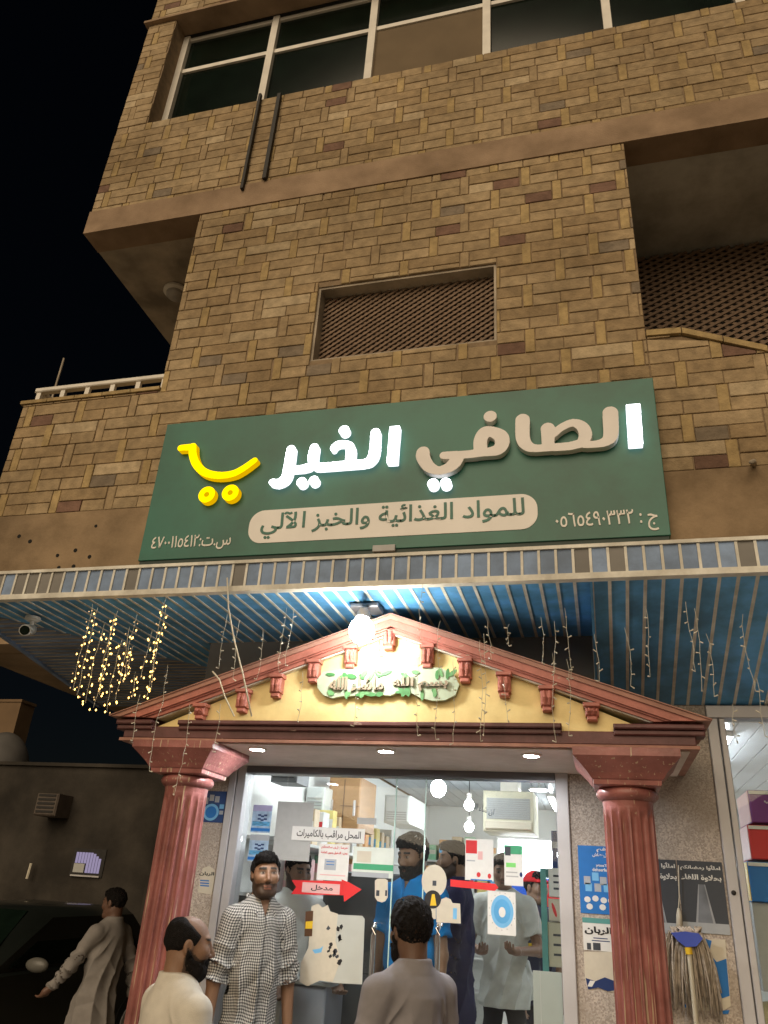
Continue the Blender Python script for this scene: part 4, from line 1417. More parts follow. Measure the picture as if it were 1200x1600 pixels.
st = thing('torn_poster', 'torn blue and white poster remnant behind the mop', 'poster', tuple(PY(1100, 1520, Y0)))
MB().prism(px_poly([(1058, 1466), (1133, 1468), (1142, 1572), (1125, 1582), (1085, 1578), (1064, 1560)], Y0), Y0 - 0.003, Y0 - 0.0005).build('sheet', W_['cream'], st)
MB().prism(px_poly([(1100, 1466), (1112, 1470), (1108, 1490), (1120, 1503), (1135, 1498), (1140, 1556), (1128, 1560), (1122, 1540), (1115, 1522), (1106, 1512)], Y0 - 0.003), Y0 - 0.0038, Y0 - 0.0028).build('blue_part', W_['blue'], st)
MB().prism(px_poly([(1064, 1568), (1084, 1572), (1085, 1578), (1070, 1574)], Y0 - 0.003), Y0 - 0.0038, Y0 - 0.0028).build('blue_part', W_['blue'], st)
MB().prism(px_poly([(1120, 1580), (1140, 1578), (1138, 1584), (1122, 1585)], Y0 - 0.003), Y0 - 0.0038, Y0 - 0.0028).build('blue_part', W_['blue'], st)
# on the glass
M_wave = mat('print_wave', (0.10, 0.34, 0.58), 0.5, 0.5, 40, stretch=(1, 1, 6))
for y0_, y1_, lab in ((1258, 1301, 'upper blue leaflet with wave marks on the glass beside the grey board'), (1304, 1346, 'lower blue leaflet with wave marks above the checked-shirt man')):
    x0_ = 394 if y0_ < 1300 else 389
    o, sub, txt, blob = poster('leaflet', lab, 'leaflet', x0_, y0_, x0_ + 30, y1_, mat('print_paleblue', (0.36, 0.50, 0.66), 0.5, 0.25, 25), group='blue leaflets on the glass')
    sub('head', 0, 0, 1, 0.22, W_['lilac'] if y0_ < 1300 else W_['mist']); sub('foot', 0, 0.84, 1, 0.95, W_['blue'])
    for v in (0.34, 0.48):
        for i in range(3):
            sub('wave', 0.3 + i * 0.16, v + (0.04 if i == 1 else 0), 0.46 + i * 0.16, v + 0.06 + (0.04 if i == 1 else 0), W_['navy'], 2)
    sub('band', 0.05, 0.60, 0.95, 0.76, M_wave)
poster('blank_board', 'plain grey board stuck on the glass above the checked-shirt man', 'board', 430, 1253, 487, 1345, W_['grey'])
o, sub, txt, blob = poster('notice', 'long white notice in black Arabic script across the top of the door', 'notice', 456, 1293, 570, 1316, W_['white'], Y0 + 0.0165)
txt('lettering', 'المحل مراقب بالكاميرات', 0.07, 0.18, 0.95, 0.82, W_['black'], 0.012)
sub('shadow_strip', 0, 0.95, 0.98, 1.0, W_['grey'])
o, sub, txt, blob = poster('notice', 'white notice with two red Arabic lines above the red arrow', 'notice', 497, 1319, 545, 1376, W_['white'])
txt('lettering', 'حرصا على سلامتكم', 0.08, 0.05, 0.94, 0.15, W_['red'], 0.03); txt('lettering', 'يمنع الدخول بدون كمامة', 0.08, 0.20, 0.94, 0.30, W_['red'], 0.03)
sub('picture', 0.22, 0.42, 0.60, 0.72, W_['mist']); sub('print_line', 0.28, 0.48, 0.54, 0.50, W_['blue'], 2); sub('print_line', 0.28, 0.56, 0.54, 0.58, W_['blue'], 2); sub('print_line', 0.1, 0.84, 0.92, 0.87, W_['pink'])
o, sub, txt, blob = poster('notice', 'white card with a green band on the glass between red arrow and bearded man', 'notice', 551, 1324, 615, 1371, mat('print_paper', (0.66, 0.72, 0.66), 0.5, 0.08, 10))
sub('green_band', 0.03, 0.56, 1.0, 0.76, W_['green']); sub('stain', 0.1, 0.14, 0.45, 0.52, W_['cream']); sub('grey_foot', 0.0, 0.84, 0.9, 1.0, W_['mist'])
o, sub, txt, blob = poster('small_sign', 'small grey card near the top of the glass door', 'sign', 558, 1278, 588, 1288, W_['grey'])
# arrows
ar = thing('arrow_sticker', 'red arrow sticker with a pale Arabic label pointing to the door', 'sticker', tuple(PY(510, 1390, Y0)))
YG = Y0 + 0.0195
MB().prism(px_poly([(455, 1397), (463, 1386), (456, 1375), (534, 1377), (534, 1374), (546, 1379), (565, 1390), (538, 1409), (537, 1399)], YG), YG - 0.003, YG - 0.0004).build('arrow', mat('arrow_red', (0.72, 0.03, 0.035), 0.5), ar)
r_ = px_rect(472, 1380, 531, 1396, YG - 0.003)
MB().box(r_[0], r_[1], YG - 0.0038, YG - 0.0028, r_[2], r_[3]).build('pale_label', W_['pink'], ar)
r_ = px_rect(486, 1383, 520, 1393, YG - 0.004)
text('lettering', 'مدخل', r_[0], r_[1], r_[2], r_[3], YG - 0.004, W_['black'], ar, bold=0.02, depth=0.0008)
ar = thing('arrow_sticker', 'plain red strip of an arrow sticker on the right door leaf', 'sticker', tuple(PY(740, 1382, Y0)))
MB().prism(px_poly([(704, 1374), (774, 1381), (779, 1387), (773, 1392), (704, 1385)], YG), YG - 0.003, YG - 0.0004).build('strip', mat('arrow_red', (0.72, 0.03, 0.035), 0.5), ar)
# torn stickers on the left leaf
st = thing('torn_sticker', 'big torn cream sticker with black scribble on the left door leaf', 'sticker', tuple(PY(530, 1470, Y0)))
MB().prism(px_poly([(506, 1428), (566, 1431), (570, 1436), (566, 1538), (524, 1536), (505, 1533)], YG), YG - 0.003, YG - 0.0004).build('sheet', mat('sticker_grey', (0.50, 0.52, 0.48), 0.5, 0.05), st)
MB().prism(px_poly([(487, 1416), (497, 1412), (504, 1418), (512, 1414), (516, 1424), (528, 1428), (524, 1470), (532, 1500), (520, 1534), (500, 1532), (480, 1541), (468, 1534), (470, 1505), (482, 1480), (484, 1440)], YG - 0.003), YG - 0.0042, YG - 0.0026).build('torn_paper', W_['cream'], st)
rs.seed(77)
for k in range(16):
    cx_, cy_ = rs.uniform(512, 536), rs.uniform(1445, 1505)
    MB().prism(px_poly([(cx_ + rs.uniform(1.2, 4.5) * math.cos(t), cy_ + rs.uniform(1.5, 5.5) * math.sin(t)) for t in [0.1, 1.2, 2.2, 3.1, 4.2, 5.3]], YG - 0.0043), YG - 0.0048, YG - 0.004).build('scribble', W_['black'] if k % 3 else W_['slate'], st)
MB().prism(px_poly([(488, 1484), (500, 1482), (505, 1478), (502, 1488), (492, 1490)], YG - 0.0043), YG - 0.0048, YG - 0.004).build('blue_mark', W_['sky'], st)
st = thing('bottle_sticker', 'narrow dark sticker with a yellow band on the left door leaf', 'sticker', tuple(PY(484, 1442, Y0)))
MB().prism(px_poly([(478, 1424), (490, 1423), (488, 1463), (476, 1463)], YG), YG - 0.0048, YG - 0.0004).build('sheet', W_['brown'], st)
MB().prism(px_poly([(478, 1440), (489, 1439), (488, 1451), (477, 1451)], YG - 0.005), YG - 0.0056, YG - 0.0046).build('yellow_band', W_['yellow'], st)
st = thing('sticker', 'cream rounded sticker above the left chrome handle', 'sticker', tuple(PY(596, 1392, Y0)))
MB().prism(px_poly([(586, 1376), (590, 1373), (602, 1373), (606, 1376), (606, 1402), (602, 1408), (597, 1410), (590, 1408), (586, 1402)], YG), YG - 0.003, YG - 0.0004).build('sheet', W_['cream'], st)
for x0, x1 in ((588, 593), (602, 605)):
    r_ = px_rect(x0, 1391, x1, 1400, YG)
    MB().box(r_[0], r_[1], YG - 0.0038, YG - 0.0028, r_[2], r_[3]).build('mark', W_['slate'], st)


def ell_px(x0, y0, x1, y1, n=26):
    return [((x0 + x1) / 2 + (x1 - x0) / 2 * math.cos(2 * math.pi * i / n), (y0 + y1) / 2 + (y1 - y0) / 2 * math.sin(2 * math.pi * i / n)) for i in range(n)]


st = thing('sticker', 'cream oval sticker on the right door leaf', 'sticker', tuple(PY(679, 1376, Y0)))
MB().prism(px_poly(ell_px(659, 1351, 698, 1402), YG), YG - 0.003, YG - 0.0004).build('sheet', W_['cream'], st)
r_ = px_rect(676, 1376, 682, 1384, YG)
MB().box(r_[0], r_[1], YG - 0.0038, YG - 0.0028, r_[2], r_[3]).build('mark', W_['slate'], st)
st = thing('sticker', 'black round sticker with a gold figure under the cream oval', 'sticker', tuple(PY(676, 1405, Y0)))
MB().prism(px_poly(ell_px(663, 1391, 689, 1420), YG - 0.003), YG - 0.0045, YG - 0.0031).build('disc', W_['black'], st)
MB().prism(px_poly([(672, 1415), (675, 1397), (679, 1397), (682, 1415)], YG - 0.0045), YG - 0.0054, YG - 0.0043).build('gold_figure', W_['yellow'], st)
MB().prism(px_poly([(673, 1419), (681, 1419), (681, 1436), (673, 1436)], YG - 0.003), YG - 0.0045, YG - 0.0031).build('tail', W_['cream'], st)
st = thing('sticker', 'cream cluster sticker with a blue mark above the right chrome handle', 'sticker', tuple(PY(702, 1425, Y0)))
MB().prism(px_poly([(682, 1441), (682, 1412), (688, 1412), (690, 1405), (697, 1402), (704, 1405), (707, 1411), (719, 1412), (720, 1443)], YG), YG - 0.003, YG - 0.0004).build('sheet', W_['cream'], st)
r_ = px_rect(708, 1419, 714, 1436, YG)
MB().box(r_[0], r_[1], YG - 0.0038, YG - 0.0028, r_[2], r_[3]).build('blue_mark', W_['sky'], st)
o, sub, txt, blob = poster('notice', 'white poster with a red corner on the glass right of the dark-shirted man', 'poster', 727, 1311, 771, 1376, W_['white'])
sub('red_block', 0.02, 0.04, 0.42, 0.36, W_['red']); sub('pink_glow', 0.45, 0.3, 0.62, 0.5, W_['pink']); sub('print_line', 0.05, 0.52, 0.35, 0.55, W_['mist']); blob('red_dot', 0.48, 0.86, 0.07, 0.06, W_['red']); blob('red_dot', 0.86, 0.88, 0.06, 0.06, W_['red']); sub('blue_foot', 0.2, 0.97, 0.95, 1.0, W_['blue'])
o, sub, txt, blob = poster('notice', 'white leaflet with green patches above the round blue emblem', 'leaflet', 788, 1321, 817, 1384, W_['white'])
sub('green_head', 0.0, 0.0, 1.0, 0.22, W_['green']); sub('phone', 0.05, 0.04, 0.35, 0.26, W_['slate'], 2); sub('green_label', 0.1, 0.44, 0.62, 0.55, mat('print_lime', (0.20, 0.62, 0.16), 0.5)); sub('print_line', 0.1, 0.66, 0.7, 0.69, W_['grey']); sub('print_line', 0.1, 0.76, 0.75, 0.79, W_['grey']); blob('mark', 0.9, 0.72, 0.08, 0.06, W_['navy'])
o, sub, txt, blob = poster('notice', 'white square notice with a round blue emblem in front of the white-shirted man', 'notice', 762, 1393, 806, 1461, W_['white'])
blob('ring', 0.52, 0.46, 0.40, 0.38, W_['sky']); blob('disc', 0.52, 0.46, 0.30, 0.28, mat('print_azure', (0.10, 0.38, 0.70), 0.5), 2); blob('drop', 0.52, 0.48, 0.12, 0.12, W_['white'], 3)
for k in range(14):
    a = math.radians(20 + k * 24)
    blob('rim_mark', 0.52 + 0.45 * math.cos(a), 0.46 + 0.43 * math.sin(a), 0.02, 0.014, W_['grey'], 1, n=6)
r_ = px_rect(735, 1258, 772, 1271, YG)
o = text('scribble', 'ان شاء الله', r_[0], r_[1], r_[2], r_[3], YG - 0.0005, W_['slate'], None, depth=0.0008, rot=-0.25)
tag(o, 'handwritten dark Arabic scribble high on the right glass', 'handwriting')
o, sub, txt, blob = poster('blank_board', 'pale grey board inside the foot of the right glass pane', 'board', 834, 1518, 880, 1640, mat('board_grey', (0.46, 0.49, 0.47), 0.5, 0.06, 4), Y0 + 0.045, 0.008)

# ------------------------------------------------------------------ mop hanging upside down on the wall
mp = thing('mop', 'string mop with blue head hung upside down on the pebble wall', 'mop', tuple(PY(1078, 1470, Y0 - 0.05)))
hd = PY(1072, 1462, Y0 - 0.05)
ym = Y0 - 0.05
n0 = PY(1047, 1461, ym); n1 = PY(1094, 1466, ym)
hpts = [PY(x, y, ym) for x, y in ((1048, 1458), (1058, 1470), (1074, 1479), (1090, 1477), (1095, 1464), (1080, 1459))]
MB().prism(px_poly([(1047, 1457), (1058, 1470), (1070, 1479), (1086, 1478), (1096, 1466), (1090, 1458), (1070, 1455)], ym), ym - 0.065, ym - 0.035).build('head', mat('mop_blue', (0.05, 0.09, 0.45), 0.4, 0.08), mp)
a, b = PY(1075, 1480, ym - 0.05), PY(1077, 1491, ym - 0.05)
smooth_by_angle(MB().tube([tuple(a), tuple(b)], 0.017, 14).build('collar', W_['yellow'], mp))
b2 = PY(1088, 1600, ym - 0.05)
dd = (b2 - b) / np.linalg.norm(b2 - b)
e = b + dd * 1.12
smooth_by_angle(MB().tube([tuple(b), tuple(e)], 0.0115, 12).build('pole', mat('mop_pole', (0.55, 0.50, 0.38), 0.4, 0.06), mp))
st_ = MB()
rs.seed(3)
for k in range(150):
    u = rs.random()
    s0 = PY(1044 + 54 * u, 1456 + rs.uniform(-3, 4) + 3 * u, ym + rs.uniform(-0.02, 0.03))
    dx = (u - 0.5) * 0.10 + rs.uniform(-0.02, 0.02)
    ln = rs.uniform(0.20, 0.37)
    yy = s0[1] + rs.uniform(-0.012, 0.01)
    st_.tube([tuple(s0), (s0[0] + dx * 0.6, yy - 0.012, s0[2] - 0.02 - ln * 0.2), (s0[0] + dx, yy, s0[2] - ln * 0.6), (s0[0] + dx * 1.05 + rs.uniform(-0.012, 0.012), yy + 0.008, s0[2] - ln)], 0.0042, 5)
st_.build('strings', mat('mop_string', (0.42, 0.36, 0.29), 0.95, 0.3, 40), mp, True)['kind'] = 'stuff'
tf = MB()
for k in range(26):
    u = rs.random()
    p = PY(1050 + 44 * u, 1453, ym)
    tf.tube([(p[0], ym, p[2] - 0.01), (p[0] + rs.uniform(-0.015, 0.015), ym - 0.02, p[2] + 0.012), (p[0] + rs.uniform(-0.03, 0.03), ym - 0.03, p[2] - 0.015)], 0.006, 5)
tf.build('yarn_top', mat('mop_yarn', (0.55, 0.47, 0.38), 0.95, 0.2, 40), mp, True)['kind'] = 'stuff'
a, b = PY(1060, 1452, Y0 - 0.02), PY(1060, 1352, Y0 - 0.02)
lp = thing('rope_tassel', 'thin cord with a tassel holding the mop against the dark posters', 'cord', tuple(b))
MB().tube([tuple(b), tuple((a + b) / 2 + np.array([0.004, 0, 0])), tuple(PY(1060, 1420, Y0 - 0.02))], 0.003, 5).build('cord', W_['cream'], lp)
MB().tube([tuple(PY(1060, 1419, Y0 - 0.02)), tuple(PY(1061, 1430, Y0 - 0.02)), tuple(PY(1062, 1452, Y0 - 0.03))], [0.006, 0.014, 0.017], 8).build('tassel', W_['cream'], lp, True)

# ------------------------------------------------------------------ inside the shop
M_bulb = emit('shop_bulb', (0.95, 0.98, 1.0), 110.0)
M_tube = emit('shop_tube', (0.93, 0.97, 1.0), 70.0)
for (px, py, Y, r, lab) in ((685, 1232, 6.5, 0.062, 'brightest bare bulb hanging from the shop ceiling'), (733, 1258, 7.6, 0.045, 'upper bulb of the pair seen through the right glass'), (733, 1292, 9.0, 0.05, 'lower bulb of the pair seen through the right glass')):
    q = PY(px, py, Y)
    o = thing('hanging_bulb', lab, 'lamp', tuple(q), 'bulbs in the shop')
    V, F = sdf_mesh(lambda p: d_ell(p, q, (r, r, r * 1.1)), q - 0.1, q + 0.1, 0.012)
    fast_mesh('bulb', V, F, M_bulb, o)
    MB().tube([(q[0], q[1], q[2] + r * 1.12), (q[0], q[1], q[2] + r + 0.06)], 0.022, 10).build('socket', W_['white'], o)
    MB().tube([(q[0], q[1], q[2] + r + 0.06), (q[0], q[1], 2.918)], 0.004, 5).build('flex', W_['black'], o)
for x, y, lab in ((-1.9, 5.7, 'long ceiling light by the left wall of the shop'), (-0.55, 10.4, 'long ceiling light far back in the shop'), (0.9, 6.6, 'long ceiling light above the boxes behind the right window'), (2.3, 8.5, 'long ceiling light in the far right of the shop')):
    o = thing('tube_light', lab, 'light', (x, y, 2.91), 'tube lights on the shop ceiling')
    MB().box(x - 0.04, x + 0.04, y - 0.62, y + 0.62, 2.885, 2.918).build('batten', W_['white'], o)
    MB().tube([(x, y - 0.6, 2.865), (x, y + 0.6, 2.865)], 0.018, 10).build('tube', M_tube, o)


for px, py, lab in ((695, 1206, 'small round ceiling light just inside the door leaves'), (842, 1233, 'small round ceiling light just inside the right glass pane')):
    q = PZ(px, py, 2.70)
    o = thing('ceiling_spot', lab, 'light', (q[0], q[1], 2.72), 'round lights inside the door')
    MB().tube([(q[0], q[1], 2.712), (q[0], q[1], 2.918)], 0.006, 6).build('stem', W_['white'], o)
    smooth_by_angle(MB().lathe([(0.03, 2.712), (0.09, 2.704), (0.095, 2.694), (0.085, 2.690)], q[0], q[1], 24).build('rim', W_['white'], o))
    MB().lathe([(0.083, 2.6895), (0.083, 2.688)], q[0], q[1], 24).build('lens', emit('spot_lens', (0.95, 0.97, 1.0), 60.0), o)


def boxy(name, label, cat, px0, py0, px1, py1, Y, depth, m, group=None, bev=0.01):
    r = px_rect(px0, py0, px1, py1, Y)
    o = thing(name, label, cat, ((r[0] + r[1]) / 2, Y, r[2]), group)
    MB().bbox(r[0], r[1], Y, Y + depth, r[2], r[3], bev).build('body', m, o)
    return o, r


o, r = boxy('wall_cabinet', 'brown wooden cupboard high on the shop\'s left wall', 'cabinet', 512, 1214, 562, 1296, 6.6, 0.5, mat('cupboard_wood', (0.36, 0.20, 0.085), 0.5, 0.15, 4, stretch=(1, 1, 8)))
MB().box((r[0] + r[1]) / 2 - 0.003, (r[0] + r[1]) / 2 + 0.003, 6.594, 6.6, r[2] + 0.02, r[3] - 0.02).build('door_gap', W_['brown'], o)
for s_ in (-1, 1):
    MB().bbox((r[0] + r[1]) / 2 + s_ * 0.1 - 0.008, (r[0] + r[1]) / 2 + s_ * 0.1 + 0.008, 6.57, 6.6, (r[2] + r[3]) / 2 - 0.1, (r[2] + r[3]) / 2 + 0.02, 0.003).build('handle', M_alu, o)
MB().box(r[1] - 0.17, r[1] - 0.004, 6.595, 6.599, r[2] + 0.18, r[2] + 0.186).build('rail', W_['brown'], o)
o, r = boxy('air_conditioner', 'white box air conditioner near the ceiling behind the door', 'air conditioner', 600, 1242, 640, 1286, 7.6, 0.7, mat('ac_white', (0.66, 0.70, 0.68), 0.4, 0.04), bev=0.02)
for k in range(4):
    MB().box(r[0] + 0.03, r[1] - 0.03, 7.594, 7.6, r[2] + 0.03 + k * 0.02, r[2] + 0.04 + k * 0.02).build('louvre', W_['grey'], o)
o, r = boxy('air_conditioner', 'cream framed air conditioner hanging at the top of the right glass', 'air conditioner', 755, 1236, 834, 1300, 7.2, 0.5, mat('ac_cream', (0.62, 0.60, 0.46), 0.5, 0.06))
fx0, fx1, fz0, fz1 = r
MB().bbox(fx0 + 0.03, fx1 - 0.03, 7.196, 7.199, fz0 + 0.10, fz1 - 0.06, 0.001).build('grille', mat('ac_grille', (0.34, 0.37, 0.37), 0.5, 0.1), o)
for k in range(9):
    z = fz0 + 0.11 + k * (fz1 - fz0 - 0.18) / 9
    MB().box(fx0 + 0.035, fx1 - 0.035, 7.186, 7.195, z, z + 0.006).build('slat', W_['mist'], o)
MB().bbox(fx0 + 0.02, fx1 - 0.02, 7.17, 7.199, fz0 + 0.02, fz0 + 0.085, 0.006).build('control_strip', W_['cream'], o)
MB().box(fx0 + 0.14, fx1 - 0.14, 7.3, 7.6, fz1 + 0.002, 2.918).build('duct', M_white_frame, o)
o, r = boxy('air_conditioner', 'white louvred cooler beside the brown cupboard', 'air conditioner', 476, 1229, 506, 1294, 6.4, 0.4, mat('ac_white', (0.66, 0.70, 0.68), 0.4, 0.04))
for k in range(8):
    z = r[2] + 0.03 + k * 0.028
    MB().box(r[0] + 0.02, r[1] - 0.02, 6.39, 6.399, z, z + 0.008).build('louvre', W_['grey'], o)
o, r = boxy('fridge', 'dark grey fridge standing just inside the left door leaf', 'fridge', 494, 1362, 622, 1700, 5.35, 0.6, mat('fridge_grey', (0.075, 0.078, 0.082), 0.35, 0.12, 3))
MB().box(r[0] + 0.0, r[1] - 0.0, 5.343, 5.349, 1.30, 1.306).build('door_seam', W_['black'], o)
MB().bbox(r[0] + 0.04, r[0] + 0.07, 5.31, 5.349, 1.35, 1.62, 0.005).build('handle', M_alu, o)
o, r = boxy('wall_speaker', 'dark grey box hung at the top of the left glass pane', 'box', 423, 1203, 464, 1222, 5.3, 0.25, mat('speaker_grey', (0.16, 0.17, 0.18), 0.5, 0.1))
MB().box(r[0] + 0.02, r[1] - 0.02, 5.292, 5.299, r[2] + 0.03, r[2] + 0.035).build('seam', W_['black'], o)
# chiller wall at the back with a blue and red header
ch = thing('chiller_cabinet', 'white lit chiller with a blue and red header at the back of the shop', 'chiller', (-0.3, 8.6, ZF))
MB().bbox(-1.05, 0.9, 8.6, 9.2, ZF, 2.35, 0.02).build('body', W_['white'], ch)
MB().bbox(-1.0, 0.85, 8.56, 8.599, 1.72, 1.98, 0.004).build('header', mat('header_blue', (0.01, 0.09, 0.55), 0.4), ch)
MB().prism([(-0.42 + 0.34 * math.cos(t), 1.73 + 0.22 * math.sin(t)) for t in np.linspace(0, math.pi, 14)], 8.545, 8.559).build('red_arc', W_['red'], ch)
MB().tube([(-0.95, 8.52, 2.20), (0.8, 8.52, 2.20)], 0.022, 8).build('header_tube', M_tube, ch)
for k in range(4):
    MB().box(-0.98, 0.83, 8.585, 8.599, 0.55 + k * 0.3, 0.57 + k * 0.3).build('shelf_edge', M_alu, ch)
# stacked cartons and teal upright by the right frame
tp_ = thing('shelf_upright', 'teal upright of the carton rack inside the right glass pane', 'rack', (-0.33, 5.45, ZF))
r = px_rect(846, 1357, 855, 1520, 5.4)
MB().box(r[0], r[1], 5.4, 5.44, ZF + 0.003, r[3]).build('post', W_['teal'], tp_)
MB().box(r[0], r[1] + 0.02, 5.445, 5.9, r[3] - 0.04, r[3]).build('arm', W_['teal'], tp_)
for i, (y0_, y1_, mm, lab) in enumerate(((1357, 1402, W_['white'], 'top pale carton with dark marks behind the right glass'), (1405, 1440, W_['cream'], 'middle cream carton with red leaf marks behind the right glass'), (1442, 1512, mat('carton_beige', (0.52, 0.50, 0.38), 0.6, 0.08), 'large beige printed carton behind the right glass'))):
    o, r = boxy('carton', lab, 'carton', 857, y0_, 895, y1_, 5.42, 0.35, mm, 'cartons behind the right glass', 0.004)
    if i == 1:
        for k in range(3):
            cx_ = r[0] + 0.035 + k * 0.045
            MB().prism([(cx_ + 0.010 * math.cos(t) + (k - 1) * 0.012 * math.sin(t), (r[2] + r[3]) / 2 + 0.04 * math.sin(t)) for t in np.linspace(0, 2 * math.pi, 10)[:-1]], 5.416, 5.4195).build('leaf_print', W_['red'], o)
    else:
        for k in range(3):
            z = r[2] + (r[3] - r[2]) * (0.25 + 0.22 * k)
            MB().box(r[0] + 0.03, r[0] + 0.13, 5.417, 5.4195, z, z + 0.012).build('print_line', W_['slate'], o)
o, r = boxy('speaker_box', 'dark blue box at the top right corner behind the glass', 'box', 862, 1298, 878, 1357, 5.6, 0.2, W_['navy'])
MB().box(r[0] - 0.002, r[1] + 0.002, 5.594, 5.599, r[2] + 0.12, r[2] + 0.16).build('pale_band', W_['mist'], o)
# grey counter at lower left
o, r = boxy('counter', 'pale grey counter inside the left glass pane', 'counter', 428, 1538, 500, 1800, 5.0, 0.5, mat('counter_grey', (0.42, 0.44, 0.50), 0.4, 0.05))
MB().bbox(r[0] - 0.03, r[1] + 0.03, 4.98, 5.52, r[3] + 0.001, r[3] + 0.03, 0.006).build('top', W_['grey'], o)


def packs(root_label, group, spots, seed):
    """spots: x, y, z, width, depth, height, shelf name, place along the shelf"""
    rq = random.Random(seed)
    cols = dict(tan=(0.60, 0.46, 0.30), yellow=(0.75, 0.62, 0.22), white=(0.74, 0.74, 0.71), orange=(0.72, 0.38, 0.15), green=(0.25, 0.50, 0.30), pale_blue=(0.35, 0.52, 0.70), cream=(0.66, 0.62, 0.50), pink=(0.75, 0.45, 0.44))
    for x, y, z, w_, d_, h_, lev, k in spots:
        c = rq.choice(list(cols))
        o = thing('grocery_pack', root_label % (c.replace('_', ' '), ORD[k], lev), 'pack', (x, y, z), group)
        MB().bbox(x - w_ / 2, x + w_ / 2, y, y + d_, z + 0.001, z + h_, 0.004).build('packet', mat('pack_' + c, cols[c], 0.5, 0.1, 20), o)
        c2 = rq.choice(['white', 'red', 'sky', 'cream'])
        z2 = z + h_ * rq.uniform(0.3, 0.5)
        MB().box(x - w_ / 2 + 0.004, x + w_ / 2 - 0.004, y - 0.003, y - 0.0005, z2, z2 + h_ * 0.28).build('label_band', W_[c2], o)


LEV = ['lowest', 'second', 'middle', 'upper', 'top']
sh = thing('grocery_shelf', 'white shelf rack of groceries along the left wall of the shop', 'shelf', (-2.2, 6.2, ZF))
MB().box(-2.365, -2.35, 5.0, 8.6, ZF, 2.4).build('back_panel', W_['white'], sh)
sp = []
rq = random.Random(12)
for lv in range(5):
    z = 0.72 + lv * 0.33
    MB().box(-2.349, -2.02, 5.0, 8.6, z - 0.02, z).build('shelf_board', W_['white'], sh)
    if 1 < lv < 5:
        y, k = (5.05 if lv < 3 else 5.9), 0
        while y < 8.4 and k < 16:
            w_ = rq.uniform(0.12, 0.2)
            sp.append((-2.18, y, z, 0.2, w_ * 0.8, rq.uniform(0.2, 0.31), LEV[lv], k))
            y += w_ + 0.06
            k += 1
for y in (5.0, 6.2, 7.4, 8.57):
    MB().box(-2.349, -2.03, y, y + 0.03, ZF, 0.70).build('end_panel', W_['white'], sh)
packs('%s grocery pack, %s from the door on the %s shelf of the left rack', 'packs on the left rack', sp, 2)
sh = thing('grocery_shelf', 'tall white grocery shelf at the far end of the shop', 'shelf', (-1.7, 10.8, ZF))
MB().box(-2.3, -1.0, 11.3, 11.33, ZF, 2.4).build('back_panel', W_['white'], sh)
sp = []
for lv in range(5):
    z = 0.75 + lv * 0.36
    MB().box(-2.3, -1.0, 10.95, 11.299, z - 0.02, z).build('shelf_board', W_['white'], sh)
    if lv > 1:
        for k in range(7):
            sp.append((-2.2 + 0.17 * k, 11.0, z, 0.13, 0.2, rq.uniform(0.18, 0.3), LEV[lv], k))
packs('%s grocery pack, %s from the left on the %s shelf at the far end', 'packs on the far shelf', sp, 4)

# goods behind the right-hand window
for (y0_, y1_, mm, m2, lab) in ((1236, 1287, W_['purple'], W_['white'], 'purple carton on top of the stack behind the right window'), (1291, 1345, W_['red'], W_['pink'], 'red carton in the middle of the stack behind the right window'), (1349, 1412, W_['blue'], W_['yellow'], 'blue and yellow carton under the red one behind the right window')):
    o, r = boxy('carton', lab, 'carton', 1172, y0_, 1300, y1_, 4.92, 0.42, mm, 'cartons behind the right window', 0.005)
    MB().box(r[0] + 0.002, r[1] - 0.002, 4.912, 4.9195, r[3] - 0.022, r[3] - 0.004).build('pale_rim', W_['white'], o)
    MB().box(r[0] - 0.004, r[0] - 0.0005, 4.93, 5.32, r[2] + 0.004, r[3] - 0.004).build('pale_side', W_['pink'] if mm is not W_['blue'] else W_['yellow'], o)
    if mm is W_['purple']:
        text('lettering', 'حريمي', r[0] + 0.075, r[0] + 0.19, r[2] + 0.10, r[3] - 0.05, 4.918, W_['white'], o, bold=0.03)
rs.seed(9)
for k, (x, z, lab) in enumerate(((0.86, 1.18, 'upper beige sack behind the right window, nearest the frame'), (1.22, 1.16, 'upper beige sack behind the right window, away from the frame'), (0.88, 0.82, 'lower beige sack behind the right window, nearest the frame'), (1.25, 0.80, 'lower beige sack behind the right window, away from the frame'))):
    V, F = sdf_mesh(lambda p: d_ell(p, (x, 5.12, z), (0.20, 0.16, 0.20)) + 0.008 * np.sin(p[:, 0] * 40 + 3 * k) * np.sin(p[:, 2] * 33), (x - 0.3, 4.85, z - 0.3), (x + 0.3, 5.4, z + 0.3), 0.016)
    tag(fast_mesh('sack', V, F, mat('sack_beige', (0.50, 0.42, 0.22), 0.7, 0.15, 8, 0.2, 30)), lab, 'sack', 'sacks behind the right window')
sg = thing('display_stand', 'low stand under the sacks and cartons behind the right window', 'stand', (1.2, 5.1, ZF))
MB().box(0.72, 1.7, 4.90, 5.36, ZF + 0.002, 0.60).build('plinth', W_['grey'], sg)
r = px_rect(1172, 1349, 1300, 1412, 4.92)
MB().box(r[0], r[1], 4.95, 5.33, 1.42, r[2] - 0.003).build('upper_shelf', W_['grey'], sg)
MB().box(r[1] - 0.03, r[1], 4.95, 5.33, 0.601, 1.419).build('upright', W_['grey'], sg)

